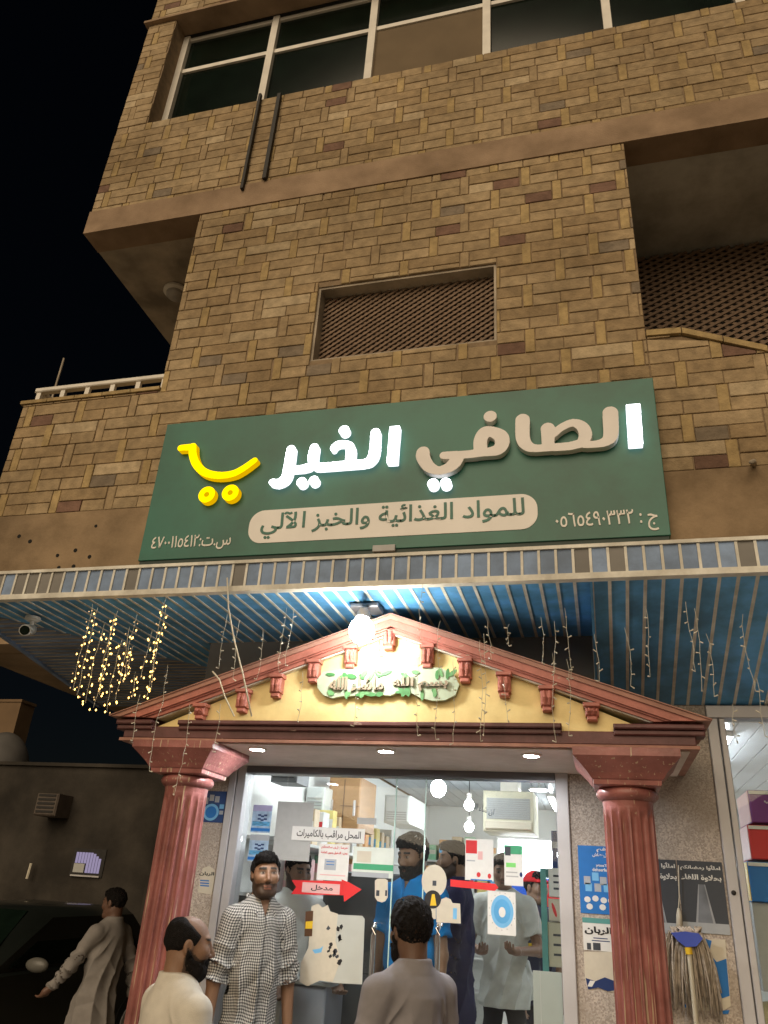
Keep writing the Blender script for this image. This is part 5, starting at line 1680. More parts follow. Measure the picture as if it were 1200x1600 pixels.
# plastic bag by the T-shirt man
bq = CAM + ray(824, 1543) * 5.5
V, F = sdf_mesh(lambda p: smin(d_ell(p, bq, (0.075, 0.05, 0.09)), d_cap(p, bq + np.array([0, 0, 0.05]), bq + np.array([0.01, 0, 0.16]), 0.03, 0.012), 0.03) + 0.006 * np.sin(p[:, 0] * 90 + p[:, 2] * 50), bq - 0.2, bq + 0.25, 0.01)
tag(fast_mesh('plastic_bag', V, F, mat('bag_white', (0.62, 0.64, 0.62), 0.3, 0.15, 20)), 'crumpled pale plastic bag beside the man in the grey T-shirt', 'bag')

# ------------------------------------------------------------------ side street on the left
M_far = mat('dimmed_brown_wall', (0.046, 0.039, 0.031), 0.9, 0.4, 1.6, 0.5, 20, detail=9, stain=0.5, stain_scale=1.2)  # the dimness of the side street is put into this wall colour
fw = thing('boundary_wall', 'dark rendered wall across the end of the side street', 'wall', (-8, 10.6, 0))
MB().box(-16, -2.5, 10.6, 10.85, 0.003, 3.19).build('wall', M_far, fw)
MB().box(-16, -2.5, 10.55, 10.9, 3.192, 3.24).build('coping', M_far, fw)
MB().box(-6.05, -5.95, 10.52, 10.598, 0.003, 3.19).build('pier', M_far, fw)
lw = thing('lit_window', 'small lit window with pale curtain in the dark wall', 'window', (-6.93, 10.58, 1.9))
r = px_rect(116, 1332, 157, 1364, 10.57)
MB().box(r[0] - 0.05, r[1] + 0.05, 10.585, 10.599, r[2] - 0.05, r[3] + 0.05).build('frame', M_steel_black, lw)
nb = 9
for k in range(nb):
    x0 = r[0] + (r[1] - r[0]) * k / nb
    x1 = r[0] + (r[1] - r[0]) * (k + 1) / nb
    zt = r[3] if k < nb * 0.62 else r[3] - (k - nb * 0.62) * 0.03
    MB().box(x0 + 0.006, x1 - 0.006, 10.574, 10.583, r[2] + (0.12 if k < 4 else 0.0), zt).build('curtain_strip', emit('lit_curtain', (0.62, 0.52, 0.80), 0.45), lw)
MB().box(r[0], r[0] + 0.17, 10.572, 10.5835, r[2], r[2] + 0.115).build('paper', W_['grey'], lw)
MB().box(r[0] - 0.02, r[1] + 0.02, 10.56, 10.583, r[2] - 0.05, r[2] - 0.03).build('sill', M_alu, lw)
acx = px_rect(58, 1240, 92, 1275, 10.3)
o = thing('wall_cooler', 'boxy air cooler hung on the dark wall in the side street', 'air conditioner', (acx[0], 10.3, acx[2]))
MB().bbox(acx[0], acx[1], 10.25, 10.598, acx[2], acx[3], 0.02).build('body', mat('cooler_brown', (0.10, 0.08, 0.065), 0.7, 0.2), o)
for k in range(5):
    MB().box(acx[0] + 0.04, acx[1] - 0.04, 10.24, 10.249, acx[2] + 0.04 + k * 0.055, acx[2] + 0.07 + k * 0.055).build('louvre', M_steel_black, o)
a, b = PY(49, 1349, 10.5), PY(42, 1373, 10.5)
tag(MB().tube([tuple(a), tuple(b)], 0.02, 6).build('pale_pipe', W_['cream']), 'short pale pipe on the dark wall left of the lit window', 'pipe')
# building and tank beyond the wall
nbld = thing('neighbour_house', 'low brown house with a lit edge beyond the dark wall', 'house', (-10.5, 13, 0))
HX, HZ = PY(22, 1140, 12.5)[0], PY(10, 1097, 12.5)[2]
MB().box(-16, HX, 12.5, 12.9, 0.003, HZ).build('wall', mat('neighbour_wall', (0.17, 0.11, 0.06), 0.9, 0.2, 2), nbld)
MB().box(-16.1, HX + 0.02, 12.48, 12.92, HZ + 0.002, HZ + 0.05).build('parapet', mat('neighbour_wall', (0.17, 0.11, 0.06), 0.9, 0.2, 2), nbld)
MB().bbox(HX - 2.0, HX - 0.9, 12.44, 12.498, 3.5, 4.5, 0.02).build('shutter', M_steel_black, nbld)
tk = PY(14, 1185, 11.6)
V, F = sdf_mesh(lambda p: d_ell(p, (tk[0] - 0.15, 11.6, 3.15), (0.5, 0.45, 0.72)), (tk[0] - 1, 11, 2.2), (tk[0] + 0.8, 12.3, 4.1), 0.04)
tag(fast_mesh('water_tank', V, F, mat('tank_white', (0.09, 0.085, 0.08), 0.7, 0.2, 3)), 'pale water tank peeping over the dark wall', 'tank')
nb2 = thing('far_house', 'far dark house with a brown chimney wall past the left column', 'house', (-6, 17, 0))
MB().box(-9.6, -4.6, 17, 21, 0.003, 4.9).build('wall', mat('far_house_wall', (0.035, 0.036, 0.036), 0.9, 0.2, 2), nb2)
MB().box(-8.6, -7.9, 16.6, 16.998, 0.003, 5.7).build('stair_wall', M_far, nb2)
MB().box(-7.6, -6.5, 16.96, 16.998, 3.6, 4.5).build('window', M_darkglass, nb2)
ant = PY(100, 560, 9.0)
o = thing('antenna_mast', 'thin antenna mast rising behind the terrace', 'antenna', (ant[0], 9.0, 5.42))
MB().tube([(ant[0], 9.0, 5.43), (ant[0], 9.0, ant[2])], 0.018, 6).build('mast', M_concrete, o)
MB().box(ant[0] - 0.06, ant[0] + 0.06, 8.94, 9.06, 5.421, 5.435).build('foot_plate', M_concrete, o)

# ------------------------------------------------------------------ parked car in the side street
mq = PZ(58, 1508, 1.0)
CX1 = mq[0] - 0.12
CXm = CX1 - 0.86
cy0 = mq[1] - 1.45
car = thing('parked_car', 'dark parked car in the unlit side street with a pale door mirror', 'car', (CXm, cy0 + 2.1, 0))
M_carp = mat('car_paint', (0.012, 0.015, 0.013), 0.3, 0.1, 3, coat=0.5)
M_tyre = mat('tyre', (0.012, 0.012, 0.012), 0.8, 0.1)
prof = [(0.05, 0.35), (0.0, 0.55), (0.06, 0.78), (1.1, 0.93), (4.15, 0.97), (4.3, 0.85), (4.32, 0.45), (4.2, 0.30), (0.2, 0.28)]


def side_loft(name, stations, m, parent):
    """stations: list of (half width, [(y, z) ...]) mirrored about the car's middle"""
    v, n = [], len(stations[0][1])
    ring = [(CXm - hw, P) for hw, P in stations] + [(CXm + hw, P) for hw, P in stations[::-1]]
    for x, P in ring:
        v += [(x, cy0 + y, z) for y, z in P]
    f = [tuple(range(n)), tuple((len(ring) - 1) * n + k for k in range(n - 1, -1, -1))]
    f += [(i * n + k, (i + 1) * n + k, (i + 1) * n + (k + 1) % n, i * n + (k + 1) % n) for i in range(len(ring) - 1) for k in range(n)]
    o = mesh_obj(name, v, f, m, parent)
    bm = bmesh.new()
    bm.from_mesh(o.data)
    bmesh.ops.recalc_face_normals(bm, faces=bm.faces)
    bm.to_mesh(o.data)
    bm.free()
    return smooth_by_angle(o, 30)


shrink = lambda P, k: [(2.15 + (y - 2.15) * k, 0.6 + (z - 0.6) * k) for y, z in P]
side_loft('body', [(0.84, shrink(prof, 0.95)), (0.80, shrink(prof, 0.985)), (0.70, prof)], M_carp, car)
cab = [(1.05, 0.92), (1.75, 1.42), (3.35, 1.45), (4.1, 0.95)]
side_loft('cabin', [(0.76, [(1.1, 0.90), (1.85, 1.36), (3.3, 1.38), (4.05, 0.93)]), (0.60, cab)], M_carp, car)
for s_ in (-1, 1):
    X = CXm + s_ * 0.735
    for P in ([(1.35, 0.96), (1.95, 1.32), (2.45, 1.335), (2.45, 0.97)], [(2.53, 0.97), (2.53, 1.335), (3.2, 1.33), (3.6, 0.98)]):
        v = [(CXm + s_ * (0.765 if z < 1.1 else 0.735) + dx, cy0 + y, z) for dx in (0.0, s_ * 0.012) for y, z in P]
        mesh_obj('side_window', v, [(0, 1, 2, 3), (7, 6, 5, 4)] + [(k, k + 4, (k + 1) % 4 + 4, (k + 1) % 4) for k in range(4)], M_darkglass, car)
    for y in (0.85, 3.45):
        w = MB()
        for r0, r1, x0, x1 in ((0.31, 0.31, 0.60, 0.80),):
            n = 24
            v = [(CXm + s_ * x, cy0 + y + r * math.cos(2 * math.pi * k / n), 0.315 + r * math.sin(2 * math.pi * k / n)) for x, r in ((0.62, 0.29), (0.64, 0.31), (0.82, 0.31), (0.85, 0.29), (0.85, 0.2)) for k in range(n)]
            f = [(i * n + k, i * n + (k + 1) % n, (i + 1) * n + (k + 1) % n, (i + 1) * n + k) for i in range(4) for k in range(n)] + [tuple(range(n)), tuple(4 * n + k for k in range(n))]
        wh = mesh_obj('wheel', v, f, M_tyre, car)
        v = [(CXm + s_ * x, cy0 + y + 0.19 * math.cos(2 * math.pi * k / 20), 0.315 + 0.19 * math.sin(2 * math.pi * k / 20)) for x in (0.852, 0.862) for k in range(20)]
        mesh_obj('rim', v, [(k, (k + 1) % 20, (k + 1) % 20 + 20, k + 20) for k in range(20)] + [tuple(range(20)), tuple(20 + k for k in range(20))], M_alu, wh)
    c = (CXm + s_ * 0.62, cy0 + 0.03, 0.64)
    V, F = sdf_mesh(lambda p: d_ell(p, c, (0.15, 0.06, 0.07)), np.array(c) - 0.25, np.array(c) + 0.25, 0.02)
    fast_mesh('headlight', V, F, M_alu, car)
    c = (CXm + s_ * 0.98, mq[1], 1.0)
    V, F = sdf_mesh(lambda p: d_ell(p, c, (0.115, 0.05, 0.06)), np.array(c) - 0.25, np.array(c) + 0.25, 0.014)
    fast_mesh('mirror', V, F, mat('mirror_cover', (0.13, 0.125, 0.11), 0.35, 0.1), car)
v = [(CXm + sx * hw, cy0 + y - 0.012, z + 0.008) for sx, hw, y, z in ((-1, 0.66, 1.12, 0.95), (1, 0.66, 1.12, 0.95), (1, 0.56, 1.72, 1.40), (-1, 0.56, 1.72, 1.40))]
v += [(x, y + 0.02, z - 0.01) for x, y, z in v]
mesh_obj('windscreen', v, [(0, 1, 2, 3), (7, 6, 5, 4)] + [(k, k + 4, (k + 1) % 4 + 4, (k + 1) % 4) for k in range(4)], M_darkglass, car)

# ------------------------------------------------------------------ people
def rotm(yaw=0, pitch=0, roll=0):
    """turn about z (left positive), nod down positive, lean to the right positive"""
    cy_, sy = math.cos(yaw), math.sin(yaw)
    cp, sp_ = math.cos(-pitch), math.sin(-pitch)
    cr, sr = math.cos(roll), math.sin(roll)
    Rz = np.array([[cy_, -sy, 0], [sy, cy_, 0], [0, 0, 1]])
    Rx = np.array([[1, 0, 0], [0, cp, -sp_], [0, sp_, cp]])
    Ry = np.array([[cr, 0, sr], [0, 1, 0], [-sr, 0, cr]])
    return Rz @ Rx @ Ry


def nearby(p, c, R, fn):
    """a detailed field worked out only close to its centre"""
    dist = np.linalg.norm(p - np.asarray(c, np.float32), axis=1)
    out = dist - R * 0.75
    m = dist < R
    if m.any():
        out[m] = fn(p[m])
    return out


HS = np.float32(0.94)      # size of the heads


def head_sdf(p, nose=1.0):
    d = d_ell(p, (0, -0.012, 0.030), (0.076, 0.096, 0.087))
    d = smin(d, d_ell(p, (0, 0.022, -0.038), (0.060, 0.070, 0.084)), 0.04)
    d = smin(d, d_cap(p, (-0.022, 0.070, -0.097), (0.022, 0.070, -0.097), 0.018), 0.03)
    d = smin(d, d_cap(p, (-0.038, 0.078, 0.030), (0.038, 0.078, 0.030), 0.011), 0.02)
    for s in (-1, 1):
        d = smin(d, d_ell(p, (s * 0.041, 0.062, -0.018), (0.024, 0.026, 0.024)), 0.03)
        d = smin(d, d_cap(p, (s * 0.045, -0.01, -0.055), (s * 0.035, 0.045, -0.088), 0.022), 0.03)
        d = smax(d, -d_ell(p, (s * 0.032, 0.104, 0.010), (0.019, 0.017, 0.012)), 0.012)
        d = smin(d, d_ell(p, (s * 0.032, 0.0765, 0.010), (0.0135, 0.0125, 0.0115)), 0.003)
        d = smin(d, d_ell(p, (s * 0.079, -0.010, -0.002), (0.010, 0.019, 0.031)), 0.010)
        d = smax(d, -d_ell(p, (s * 0.090, -0.004, 0.0), (0.006, 0.010, 0.017)), 0.006)
        d = smin(d, d_ell(p, (s * 0.0125, 0.098, -0.034), (0.009, 0.010, 0.008)), 0.008)
    d = smin(d, d_cap(p, (0, 0.088, 0.018), (0, 0.112, -0.027), 0.008, 0.0125), 0.012)
    d = smin(d, d_cap(p, (-0.019, 0.085, -0.0605), (0.019, 0.085, -0.0605), 0.0065), 0.008)
    d = smin(d, d_cap(p, (-0.016, 0.084, -0.0725), (0.016, 0.084, -0.0725), 0.0075), 0.008)
    return d


def noise3(p, s, seed):
    r = np.random.default_rng(seed)
    d = np.zeros(len(p))
    for k in range(5):
        v = r.normal(size=3)
        v /= np.linalg.norm(v)
        d += np.sin(p @ v * s * (0.7 + 0.25 * k) + r.uniform(0, 6.28))
    return d / 5


M_skin = bpy.data.materials.new('skin')
M_skin.use_nodes = True
_p = M_skin.node_tree.nodes['Principled BSDF']
_a = M_skin.node_tree.nodes.new('ShaderNodeVertexColor')
_a.layer_name = 'Col'
_nz = M_skin.node_tree.nodes.new('ShaderNodeTexNoise')
_nz.inputs['Scale'].default_value = 60
_mx = M_skin.node_tree.nodes.new('ShaderNodeMixRGB')
_mx.blend_type = 'MULTIPLY'
_mx.inputs['Fac'].default_value = 0.25
M_skin.node_tree.links.new(_a.outputs['Color'], _mx.inputs['Color1'])
M_skin.node_tree.links.new(_nz.outputs['Fac'], _mx.inputs['Color2'])
M_skin.node_tree.links.new(_mx.outputs['Color'], _p.inputs['Base Color'])
_b = M_skin.node_tree.nodes.new('ShaderNodeBump')
_b.inputs['Strength'].default_value = 0.35
_b.inputs['Distance'].default_value = 0.003
_n2 = M_skin.node_tree.nodes.new('ShaderNodeTexNoise')
_n2.inputs['Scale'].default_value = 140
_n2.inputs['Detail'].default_value = 6
M_skin.node_tree.links.new(_n2.outputs['Fac'], _b.inputs['Height'])
M_skin.node_tree.links.new(_b.outputs['Normal'], _p.inputs['Normal'])
_p.inputs['Roughness'].default_value = 0.5
_p.inputs['Subsurface Weight'].default_value = 0.04
_p.inputs['Subsurface Radius'].default_value = (0.01, 0.005, 0.003)
M_hair = mat('black_hair', (0.008, 0.0065, 0.006), 0.75, 0.4, 90, 0.6, 260, spec=0.15)
M_beard = mat('black_beard', (0.010, 0.008, 0.007), 0.8, 0.4, 120, 0.6, 300, spec=0.15)


def check_mat(name, ca, cb, pitch):
    """two-colour gingham woven along the garment's own threads"""
    m = bpy.data.materials.new(name)
    m.use_nodes = True
    nt = m.node_tree
    N, L = nt.nodes, nt.links
    p = N['Principled BSDF']
    p.inputs['Roughness'].default_value = 0.85
    at = N.new('ShaderNodeAttribute')
    at.attribute_name = 'weave'
    sp_ = N.new('ShaderNodeSeparateXYZ')
    L.new(at.outputs['Vector'], sp_.inputs[0])
    fs = []
    for ax in ('X', 'Y'):
        mu = N.new('ShaderNodeMath')
        mu.operation = 'MULTIPLY'
        mu.inputs[1].default_value = 1 / pitch
        L.new(sp_.outputs[ax], mu.inputs[0])
        fr = N.new('ShaderNodeMath')
        fr.operation = 'FRACT'
        L.new(mu.outputs[0], fr.inputs[0])
        lt = N.new('ShaderNodeMath')
        lt.operation = 'LESS_THAN'
        lt.inputs[1].default_value = 0.5
        L.new(fr.outputs[0], lt.inputs[0])
        fs.append(lt)
    ad = N.new('ShaderNodeMath')
    ad.operation = 'ADD'
    L.new(fs[0].outputs[0], ad.inputs[0])
    L.new(fs[1].outputs[0], ad.inputs[1])
    hf = N.new('ShaderNodeMath')
    hf.operation = 'MULTIPLY'
    hf.inputs[1].default_value = 0.5
    L.new(ad.outputs[0], hf.inputs[0])
    rp = N.new('ShaderNodeValToRGB')
    rp.color_ramp.interpolation = 'CONSTANT'
    rp.color_ramp.elements[0].color = (*ca, 1)
    rp.color_ramp.elements[1].position = 0.75
    rp.color_ramp.elements[1].color = (*cb, 1)
    e = rp.color_ramp.elements.new(0.4)
    e.color = (*[(a * 0.36 + b * 0.64) for a, b in zip(ca, cb)], 1)
    L.new(hf.outputs[0], rp.inputs['Fac'])
    L.new(rp.outputs['Color'], p.inputs['Base Color'])
    return m


def stripe_mat(name, base, stripe, z0, bands):
    m = bpy.data.materials.new(name)
    m.use_nodes = True
    nt = m.node_tree
    N, L = nt.nodes, nt.links
    p = N['Principled BSDF']
    p.inputs['Roughness'].default_value = 0.85
    at = N.new('ShaderNodeAttribute')
    at.attribute_name = 'weave'
    sp_ = N.new('ShaderNodeSeparateXYZ')
    L.new(at.outputs['Vector'], sp_.inputs[0])
    rp = N.new('ShaderNodeValToRGB')
    rp.color_ramp.interpolation = 'CONSTANT'
    rp.color_ramp.elements[0].color = (*base, 1)
    rp.color_ramp.elements[1].position = bands[0]
    rp.color_ramp.elements[1].color = (*stripe, 1)
    on = False
    for b in bands[1:]:
        e = rp.color_ramp.elements.new(b)
        e.color = (*(stripe if on else base), 1)
        on = not on
    L.new(sp_.outputs['Y'], rp.inputs['Fac'])
    L.new(rp.outputs['Color'], p.inputs['Base Color'])
    return m


def person(label, head, floor, face, hyaw=0, hpitch=0, hroll=0, arms=None, skin=(0.28, 0.15, 0.085), hair='short', beard=0, top='shirt', sleeve='short',
           m_top=None, m_leg=None, build=1.0, res=0.006, hem=0.46, collar=True, hands=(0.5, 0.5), stride=0.0, lean=(0, 0), seed=1, cap=None, folds=1.8, tone=0):
    """head: world position of the middle of the head. face: direction the body faces. Local frame: +y forward, +x to the person's right."""
    head = np.array(head, float)
    H = head[2] - floor + 0.115
    fa = np.array([face[0], face[1], 0.0])
    fa /= np.linalg.norm(fa)
    R = np.array([[fa[1], fa[0], 0], [-fa[0], fa[1], 0], [0, 0, 1.0]])     # columns: local x, y, z
    zs, zh = H - 0.278, 0.52 * H
    hl = np.array([lean[0], 0.015 + lean[1], H - 0.115])
    org = head - R @ np.array([hl[0], hl[1], 0])
    org[2] = floor
    W2 = lambda p: p @ R.T + org
    sh = 0.175 * build
    Rh = rotm(math.radians(hyaw), math.radians(hpitch), math.radians(hroll))
    Rh32, hl32 = Rh.astype(np.float32), hl.astype(np.float32)
    hloc = lambda p: ((p - hl32) @ Rh32) / HS
    arms = arms or [((0.14, 0.02, -1), (0.05, 0.16, -1)), ((-0.14, 0.02, -1), (-0.05, 0.16, -1))]
    ua, fo = 0.165 * H, 0.145 * H
    J = []
    for s, (du, dfo) in zip((1, -1), arms):
        S = np.array([s * sh + lean[0] * 0.8, lean[1] * 0.8, zs - 0.055])
        E_ = S + np.array(du) / np.linalg.norm(du) * ua
        Wr = E_ + np.array(dfo) / np.linalg.norm(dfo) * fo
        J.append((S, E_, Wr, np.array(dfo) / np.linalg.norm(dfo)))
    ch = np.array([lean[0] * 0.7, lean[1] * 0.7, zs - 0.16])
    hipc = np.array([0, -0.01, zh])
    kn = [(np.array([s * 0.095, 0.02 + s * stride * 0.5, 0.28 * H]), np.array([s * 0.10, -0.02 + s * stride, 0.05 * H])) for s in (1, -1)]

    def limbs_hand(p, J_, s, curl):
        S, E_, Wr, d = J_
        side = np.array([s, 0, 0]) - d * (s * d[0])
        if np.linalg.norm(side) < 0.2:
            side = np.array([0, 1.0, 0]) - d * d[1]
        side /= np.linalg.norm(side)
        nrm = np.cross(d, side) * s          # palm faces forward or inward
        across = np.cross(nrm, d)
        pc = Wr + d * 0.05
        dd = smin(d_cap(p, Wr, Wr + d * 0.03, 0.027), d_cap(p, pc - across * 0.024, pc + across * 0.022 + d * 0.02, 0.020), 0.03)
        dd = smin(dd, d_cap(p, Wr + d * 0.035 - across * 0.02, Wr + d * 0.08 - across * 0.024, 0.017), 0.02)
        for k, ln in enumerate((0.068, 0.078, 0.073, 0.056)):
            b0 = Wr + d * 0.083 + across * (0.030 - 0.0195 * k)
            a1 = curl * 0.7
            d1 = d * math.cos(a1) - nrm * math.sin(a1)
            b1 = b0 + d1 * ln * 0.5
            a2 = curl * 1.9
            d2 = d * math.cos(a2) - nrm * math.sin(a2)
            b2 = b1 + d2 * ln * 0.5
            dd = smin(dd, np.minimum(d_cap(p, b0 - d * 0.01, b1, 0.0095, 0.0088), d_cap(p, b1, b2, 0.0088, 0.0075)), 0.004)
        t0 = Wr + d * 0.03 + across * 0.026
        t1 = t0 + (d * 0.75 + across * 0.6 - nrm * 0.25) * 0.035
        t2 = t1 + (d * 0.9 + across * 0.1 - nrm * 0.45) * 0.032
        return smin(dd, np.minimum(d_cap(p, t0, t1, 0.0125, 0.0105), d_cap(p, t1, t2, 0.0105, 0.0085)), 0.006)

    def body(p):
        d = nearby(p, hl, 0.25, lambda q: head_sdf(hloc(q)) * HS)
        nb_ = hl + Rh @ np.array([0, -0.03, -0.05])
        d = smin(d, d_cap(p, nb_, np.array([lean[0] * 0.85, -0.02 + lean[1] * 0.8, zs + 0.01]), 0.054, 0.060), 0.03)
        nk_ = np.array([lean[0] * 0.8, lean[1] * 0.8 - 0.015, zs - 0.02])
        t = np.minimum(*[d_cap(p, nk_, (s * sh * 0.86 + lean[0] * 0.8, lean[1] * 0.8 - 0.01, zs - 0.055), 0.058, 0.046) for s in (-1, 1)])
        t = smin(t, d_ell(p, ch, (0.142 * build, 0.088 * build, 0.19)), 0.06)
        t = smin(t, d_ell(p, (hipc + ch) / 2, (0.115 * build, 0.08 * build, 0.2)), 0.06)
        t = smin(t, d_ell(p, hipc, (0.125 * build, 0.085, 0.11)), 0.06)
        d = smin(d, t, 0.045)
        for s, j, c in zip((1, -1), J, hands):
            S, E_, Wr, _d = j
            a = smin(d_cap(p, S, E_, 0.046, 0.037), d_cap(p, E_, Wr, 0.037, 0.025), 0.02)
            a = smin(a, nearby(p, Wr + _d * 0.08, 0.22, lambda q: limbs_hand(q, j, s, c)), 0.015)
            d = smin(d, a, 0.025)
        for s, (k_, a_) in zip((1, -1), kn):
            hp = hipc + np.array([s * 0.075, 0, -0.04])
            d = smin(d, smin(d_cap(p, hp, k_, 0.062, 0.05), d_cap(p, k_, a_, 0.048, 0.035), 0.03), 0.04)
        return d
    lo = np.array([-0.75, -0.55, -0.02])
    hi = np.array([0.75, 0.75, H + 0.06])
    root = thing('person', label, 'person', tuple(org))
    V, F = sdf_mesh(body, lo, hi, res)
    o = fast_mesh('body', W2(V), F, M_skin, root)
    # natural colouring of the face
    q = hloc(V)
    col = np.tile(np.array([*skin, 1.0]), (len(V), 1))
    inh = (np.abs(q[:, 0]) < 0.1) & (np.abs(q[:, 1]) < 0.13) & (q[:, 2] > -0.13)
    ax, y_, z_ = np.abs(q[:, 0]), q[:, 1], q[:, 2]
    fr_ = inh & (y_ > 0.05)
    mouth = fr_ & (ax < 0.023) & (np.abs(z_ + 0.0665) < 0.0105)
    col[mouth, :3] = np.array(skin) * np.array([0.95, 0.62, 0.60])
    mline = fr_ & (ax < 0.02) & (np.abs(z_ + 0.0665) < 0.0028)
    col[mline, :3] = np.array(skin) * 0.25
    st_ = fr_ & (np.hypot((ax - 0.032) / 0.0135, (z_ - 0.010) / 0.0052) < 1)
    col[st_, :3] = (0.28, 0.24, 0.20)
    ir = fr_ & (np.hypot(ax - 0.032, z_ - 0.0105) < 0.0062)
    col[ir, :3] = (0.02, 0.012, 0.008)
    lid = fr_ & ~st_ & (np.hypot((ax - 0.032) / 0.017, (z_ - 0.011) / 0.0095) < 1)
    col[lid, :3] = np.array(skin) * 0.55
    br = fr_ & (np.abs(z_ - 0.0335 + 0.12 * (ax - 0.03) ** 2 * 20) < 0.0062) & (ax > 0.011) & (ax < 0.052)
    col[br, :3] = (0.018, 0.013, 0.010)
    if beard == 0.5 or beard >= 1:
        jaw = inh & (z_ < -0.045 + 0.045 * np.clip((0.05 - y_) / 0.06, 0, 1)) & (y_ > -0.015) & ~mouth
        stash = fr_ & (ax < 0.034) & (np.abs(z_ + 0.051) < 0.006)
        col[jaw | stash, :3] = np.array(skin) * 0.22
    nostr = fr_ & (np.hypot(ax - 0.008, (z_ + 0.0415)) < 0.0045) & (y_ > 0.09)
    col[nostr, :3] = np.array(skin) * 0.3
    at = o.data.color_attributes.new('Col', 'FLOAT_COLOR', 'POINT')
    at.data.foreach_set('color', col.astype(np.float32).ravel())
    # hair
    if hair != 'none':
        def hairf(p):
            h = hloc(p)
            th = 0.012 if hair == 'short' else 0.022 if hair == 'full' else 0.006
            e = d_ell(h, (0, -0.014, 0.032 + th * 0.3), (0.078 + th * 0.6, 0.098 + th * 0.7, 0.088 + th))
            if hair != 'fringe':
                e = smin(e, d_ell(h, (0.012, 0.048, 0.092), (0.060, 0.050, 0.026 + th * 0.6)), 0.03)
            e = e + 0.004 * noise3(h * np.array([2.2, 0.7, 0.9]), 330, seed + 1) * (1 if hair != 'fringe' else 0.3) + 0.0055 * noise3(h * np.array([1.5, 0.8, 0.8]), 170, seed) * (1 if hair != 'fringe' else 0.4) + 0.003 * noise3(h, 90, seed + 3)
            zmin = np.interp(h[:, 1], [-0.12, -0.07, -0.035, -0.012, 0.012, 0.03, 0.055, 0.1], [-0.075, -0.072, -0.05, -0.028, -0.025, 0.035, 0.058, 0.066])
            if hair == 'fringe':       # bald crown: hair only on the sides and the back
                zmin = np.interp(h[:, 1], [-0.12, -0.07, -0.035, -0.012, 0.012, 0.03, 0.05, 0.1], [-0.085, -0.08, -0.05, -0.028, -0.025, 0.02, 0.05, 0.07])
                ztop = np.interp(h[:, 1], [-0.12, -0.05, 0.0, 0.05], [0.118, 0.108, 0.084, 0.045]) + 0.008 * np.sin(h[:, 0] * 60)
                e = smax(e, (h[:, 2] - ztop) * 0.8, 0.01)
            keep = (zmin + 0.007 * noise3(h, 130, seed + 5) - h[:, 2]) * 0.75
            d = smax(e, keep, 0.008)
            ea = np.minimum(d_ell(h, (0.085, -0.008, -0.004), (0.03, 0.020, 0.031)), d_ell(h, (-0.085, -0.008, -0.004), (0.03, 0.020, 0.031)))
            return smax(d, -ea, 0.006) * HS
        Vh, Fh = sdf_mesh(hairf, hl - 0.16, hl + 0.17, min(res, 0.0042))
        fast_mesh('hair', W2(Vh), Fh, M_hair, root)
    if beard >= 1:
        def beardf(p):
            h = hloc(p)
            a = head_sdf(h) - 0.007 * beard + 0.0045 * noise3(h, 300, seed + 9)
            a = smin(a, d_ell(h, (0, 0.052, -0.105), (0.045, 0.036, 0.026 * beard + 0.008)) + 0.004 * noise3(h, 150, seed), 0.02)
            ztop = np.interp(h[:, 1], [-0.02, 0.0, 0.03, 0.06, 0.075, 0.12], [0.005, -0.015, -0.048, -0.056, -0.044, -0.044])
            a = smax(a, (h[:, 2] - ztop) * 0.8, 0.006)
            a = smax(a, -(h[:, 1] + 0.012), 0.01)
            m_ = np.maximum(np.abs(h[:, 0]) - 0.019, np.maximum(np.abs(h[:, 2] + 0.067) - 0.0075, 0.06 - h[:, 1]))
            return smax(a, -m_, 0.004) * HS
        Vb, Fb = sdf_mesh(beardf, hl - 0.18, hl + 0.16, min(res, 0.0042))
        fast_mesh('beard', W2(Vb), Fb, M_beard, root)
    if cap is not None:
        def capf(p):
            h = hloc(p)
            e = d_ell(h, (0, -0.012, 0.045), (0.092, 0.112, 0.092))
            e = smax(e, 0.045 - h[:, 2], 0.006)
            b = np.maximum(d_ell(h, (0, 0.10, 0.05), (0.075, 0.085, 0.012)), 0.05 - h[:, 1])
            return smin(e, b, 0.008) * HS
        Vc, Fc = sdf_mesh(capf, hl - 0.2, hl + 0.22, 0.006)
        fast_mesh('cap', W2(Vc), Fc, cap, root)

    # garment on the upper body, or a long robe
    zhem = hem * H if top != 'robe' else 0.06 * H
    fold_r = np.random.default_rng(seed + 50)
    ph = fold_r.uniform(0, 6.28, 8)

    def garment(p):
        g = 0.017
        nk_ = np.array([lean[0] * 0.8, lean[1] * 0.8 - 0.015, zs - 0.02])
        t = np.minimum(*[d_cap(p, nk_, (s * sh * 0.86 + lean[0] * 0.8, lean[1] * 0.8 - 0.008, zs - 0.055), 0.058 + g, 0.047 + g) for s in (-1, 1)])
        t = smin(t, d_cap(p, (lean[0] * 0.85, -0.025 + lean[1] * 0.8, zs + 0.015), (lean[0] * 0.8, -0.02 + lean[1] * 0.8, zs - 0.06), 0.068, 0.10), 0.03)
        t = smin(t, d_ell(p, ch, (0.168 * build, 0.112 * build, 0.22)), 0.06)
        t = smin(t, d_ell(p, (hipc + ch) / 2, (0.162 * build, 0.118 * build, 0.24)), 0.08)
        zz = p[:, 2]
        k = np.clip((zh + 0.1 - zz) / (zh + 0.1 - zhem + 1e-6), 0, 1)
        rx = 0.168 * build + (0.085 if top == 'robe' else 0.012) * k
        ry = 0.122 * build + ((0.085 + abs(stride) * 0.7) if top == 'robe' else 0.012) * k
        up_ = 0.5 * np.clip(zz - (zh + 0.02), 0, 0.25)
        rx, ry = rx - up_, ry - up_ * 0.8
        q_ = np.hypot(p[:, 0] / rx, (p[:, 1] + 0.005 - (stride * 0.2 if top == 'robe' else 0)) / ry)
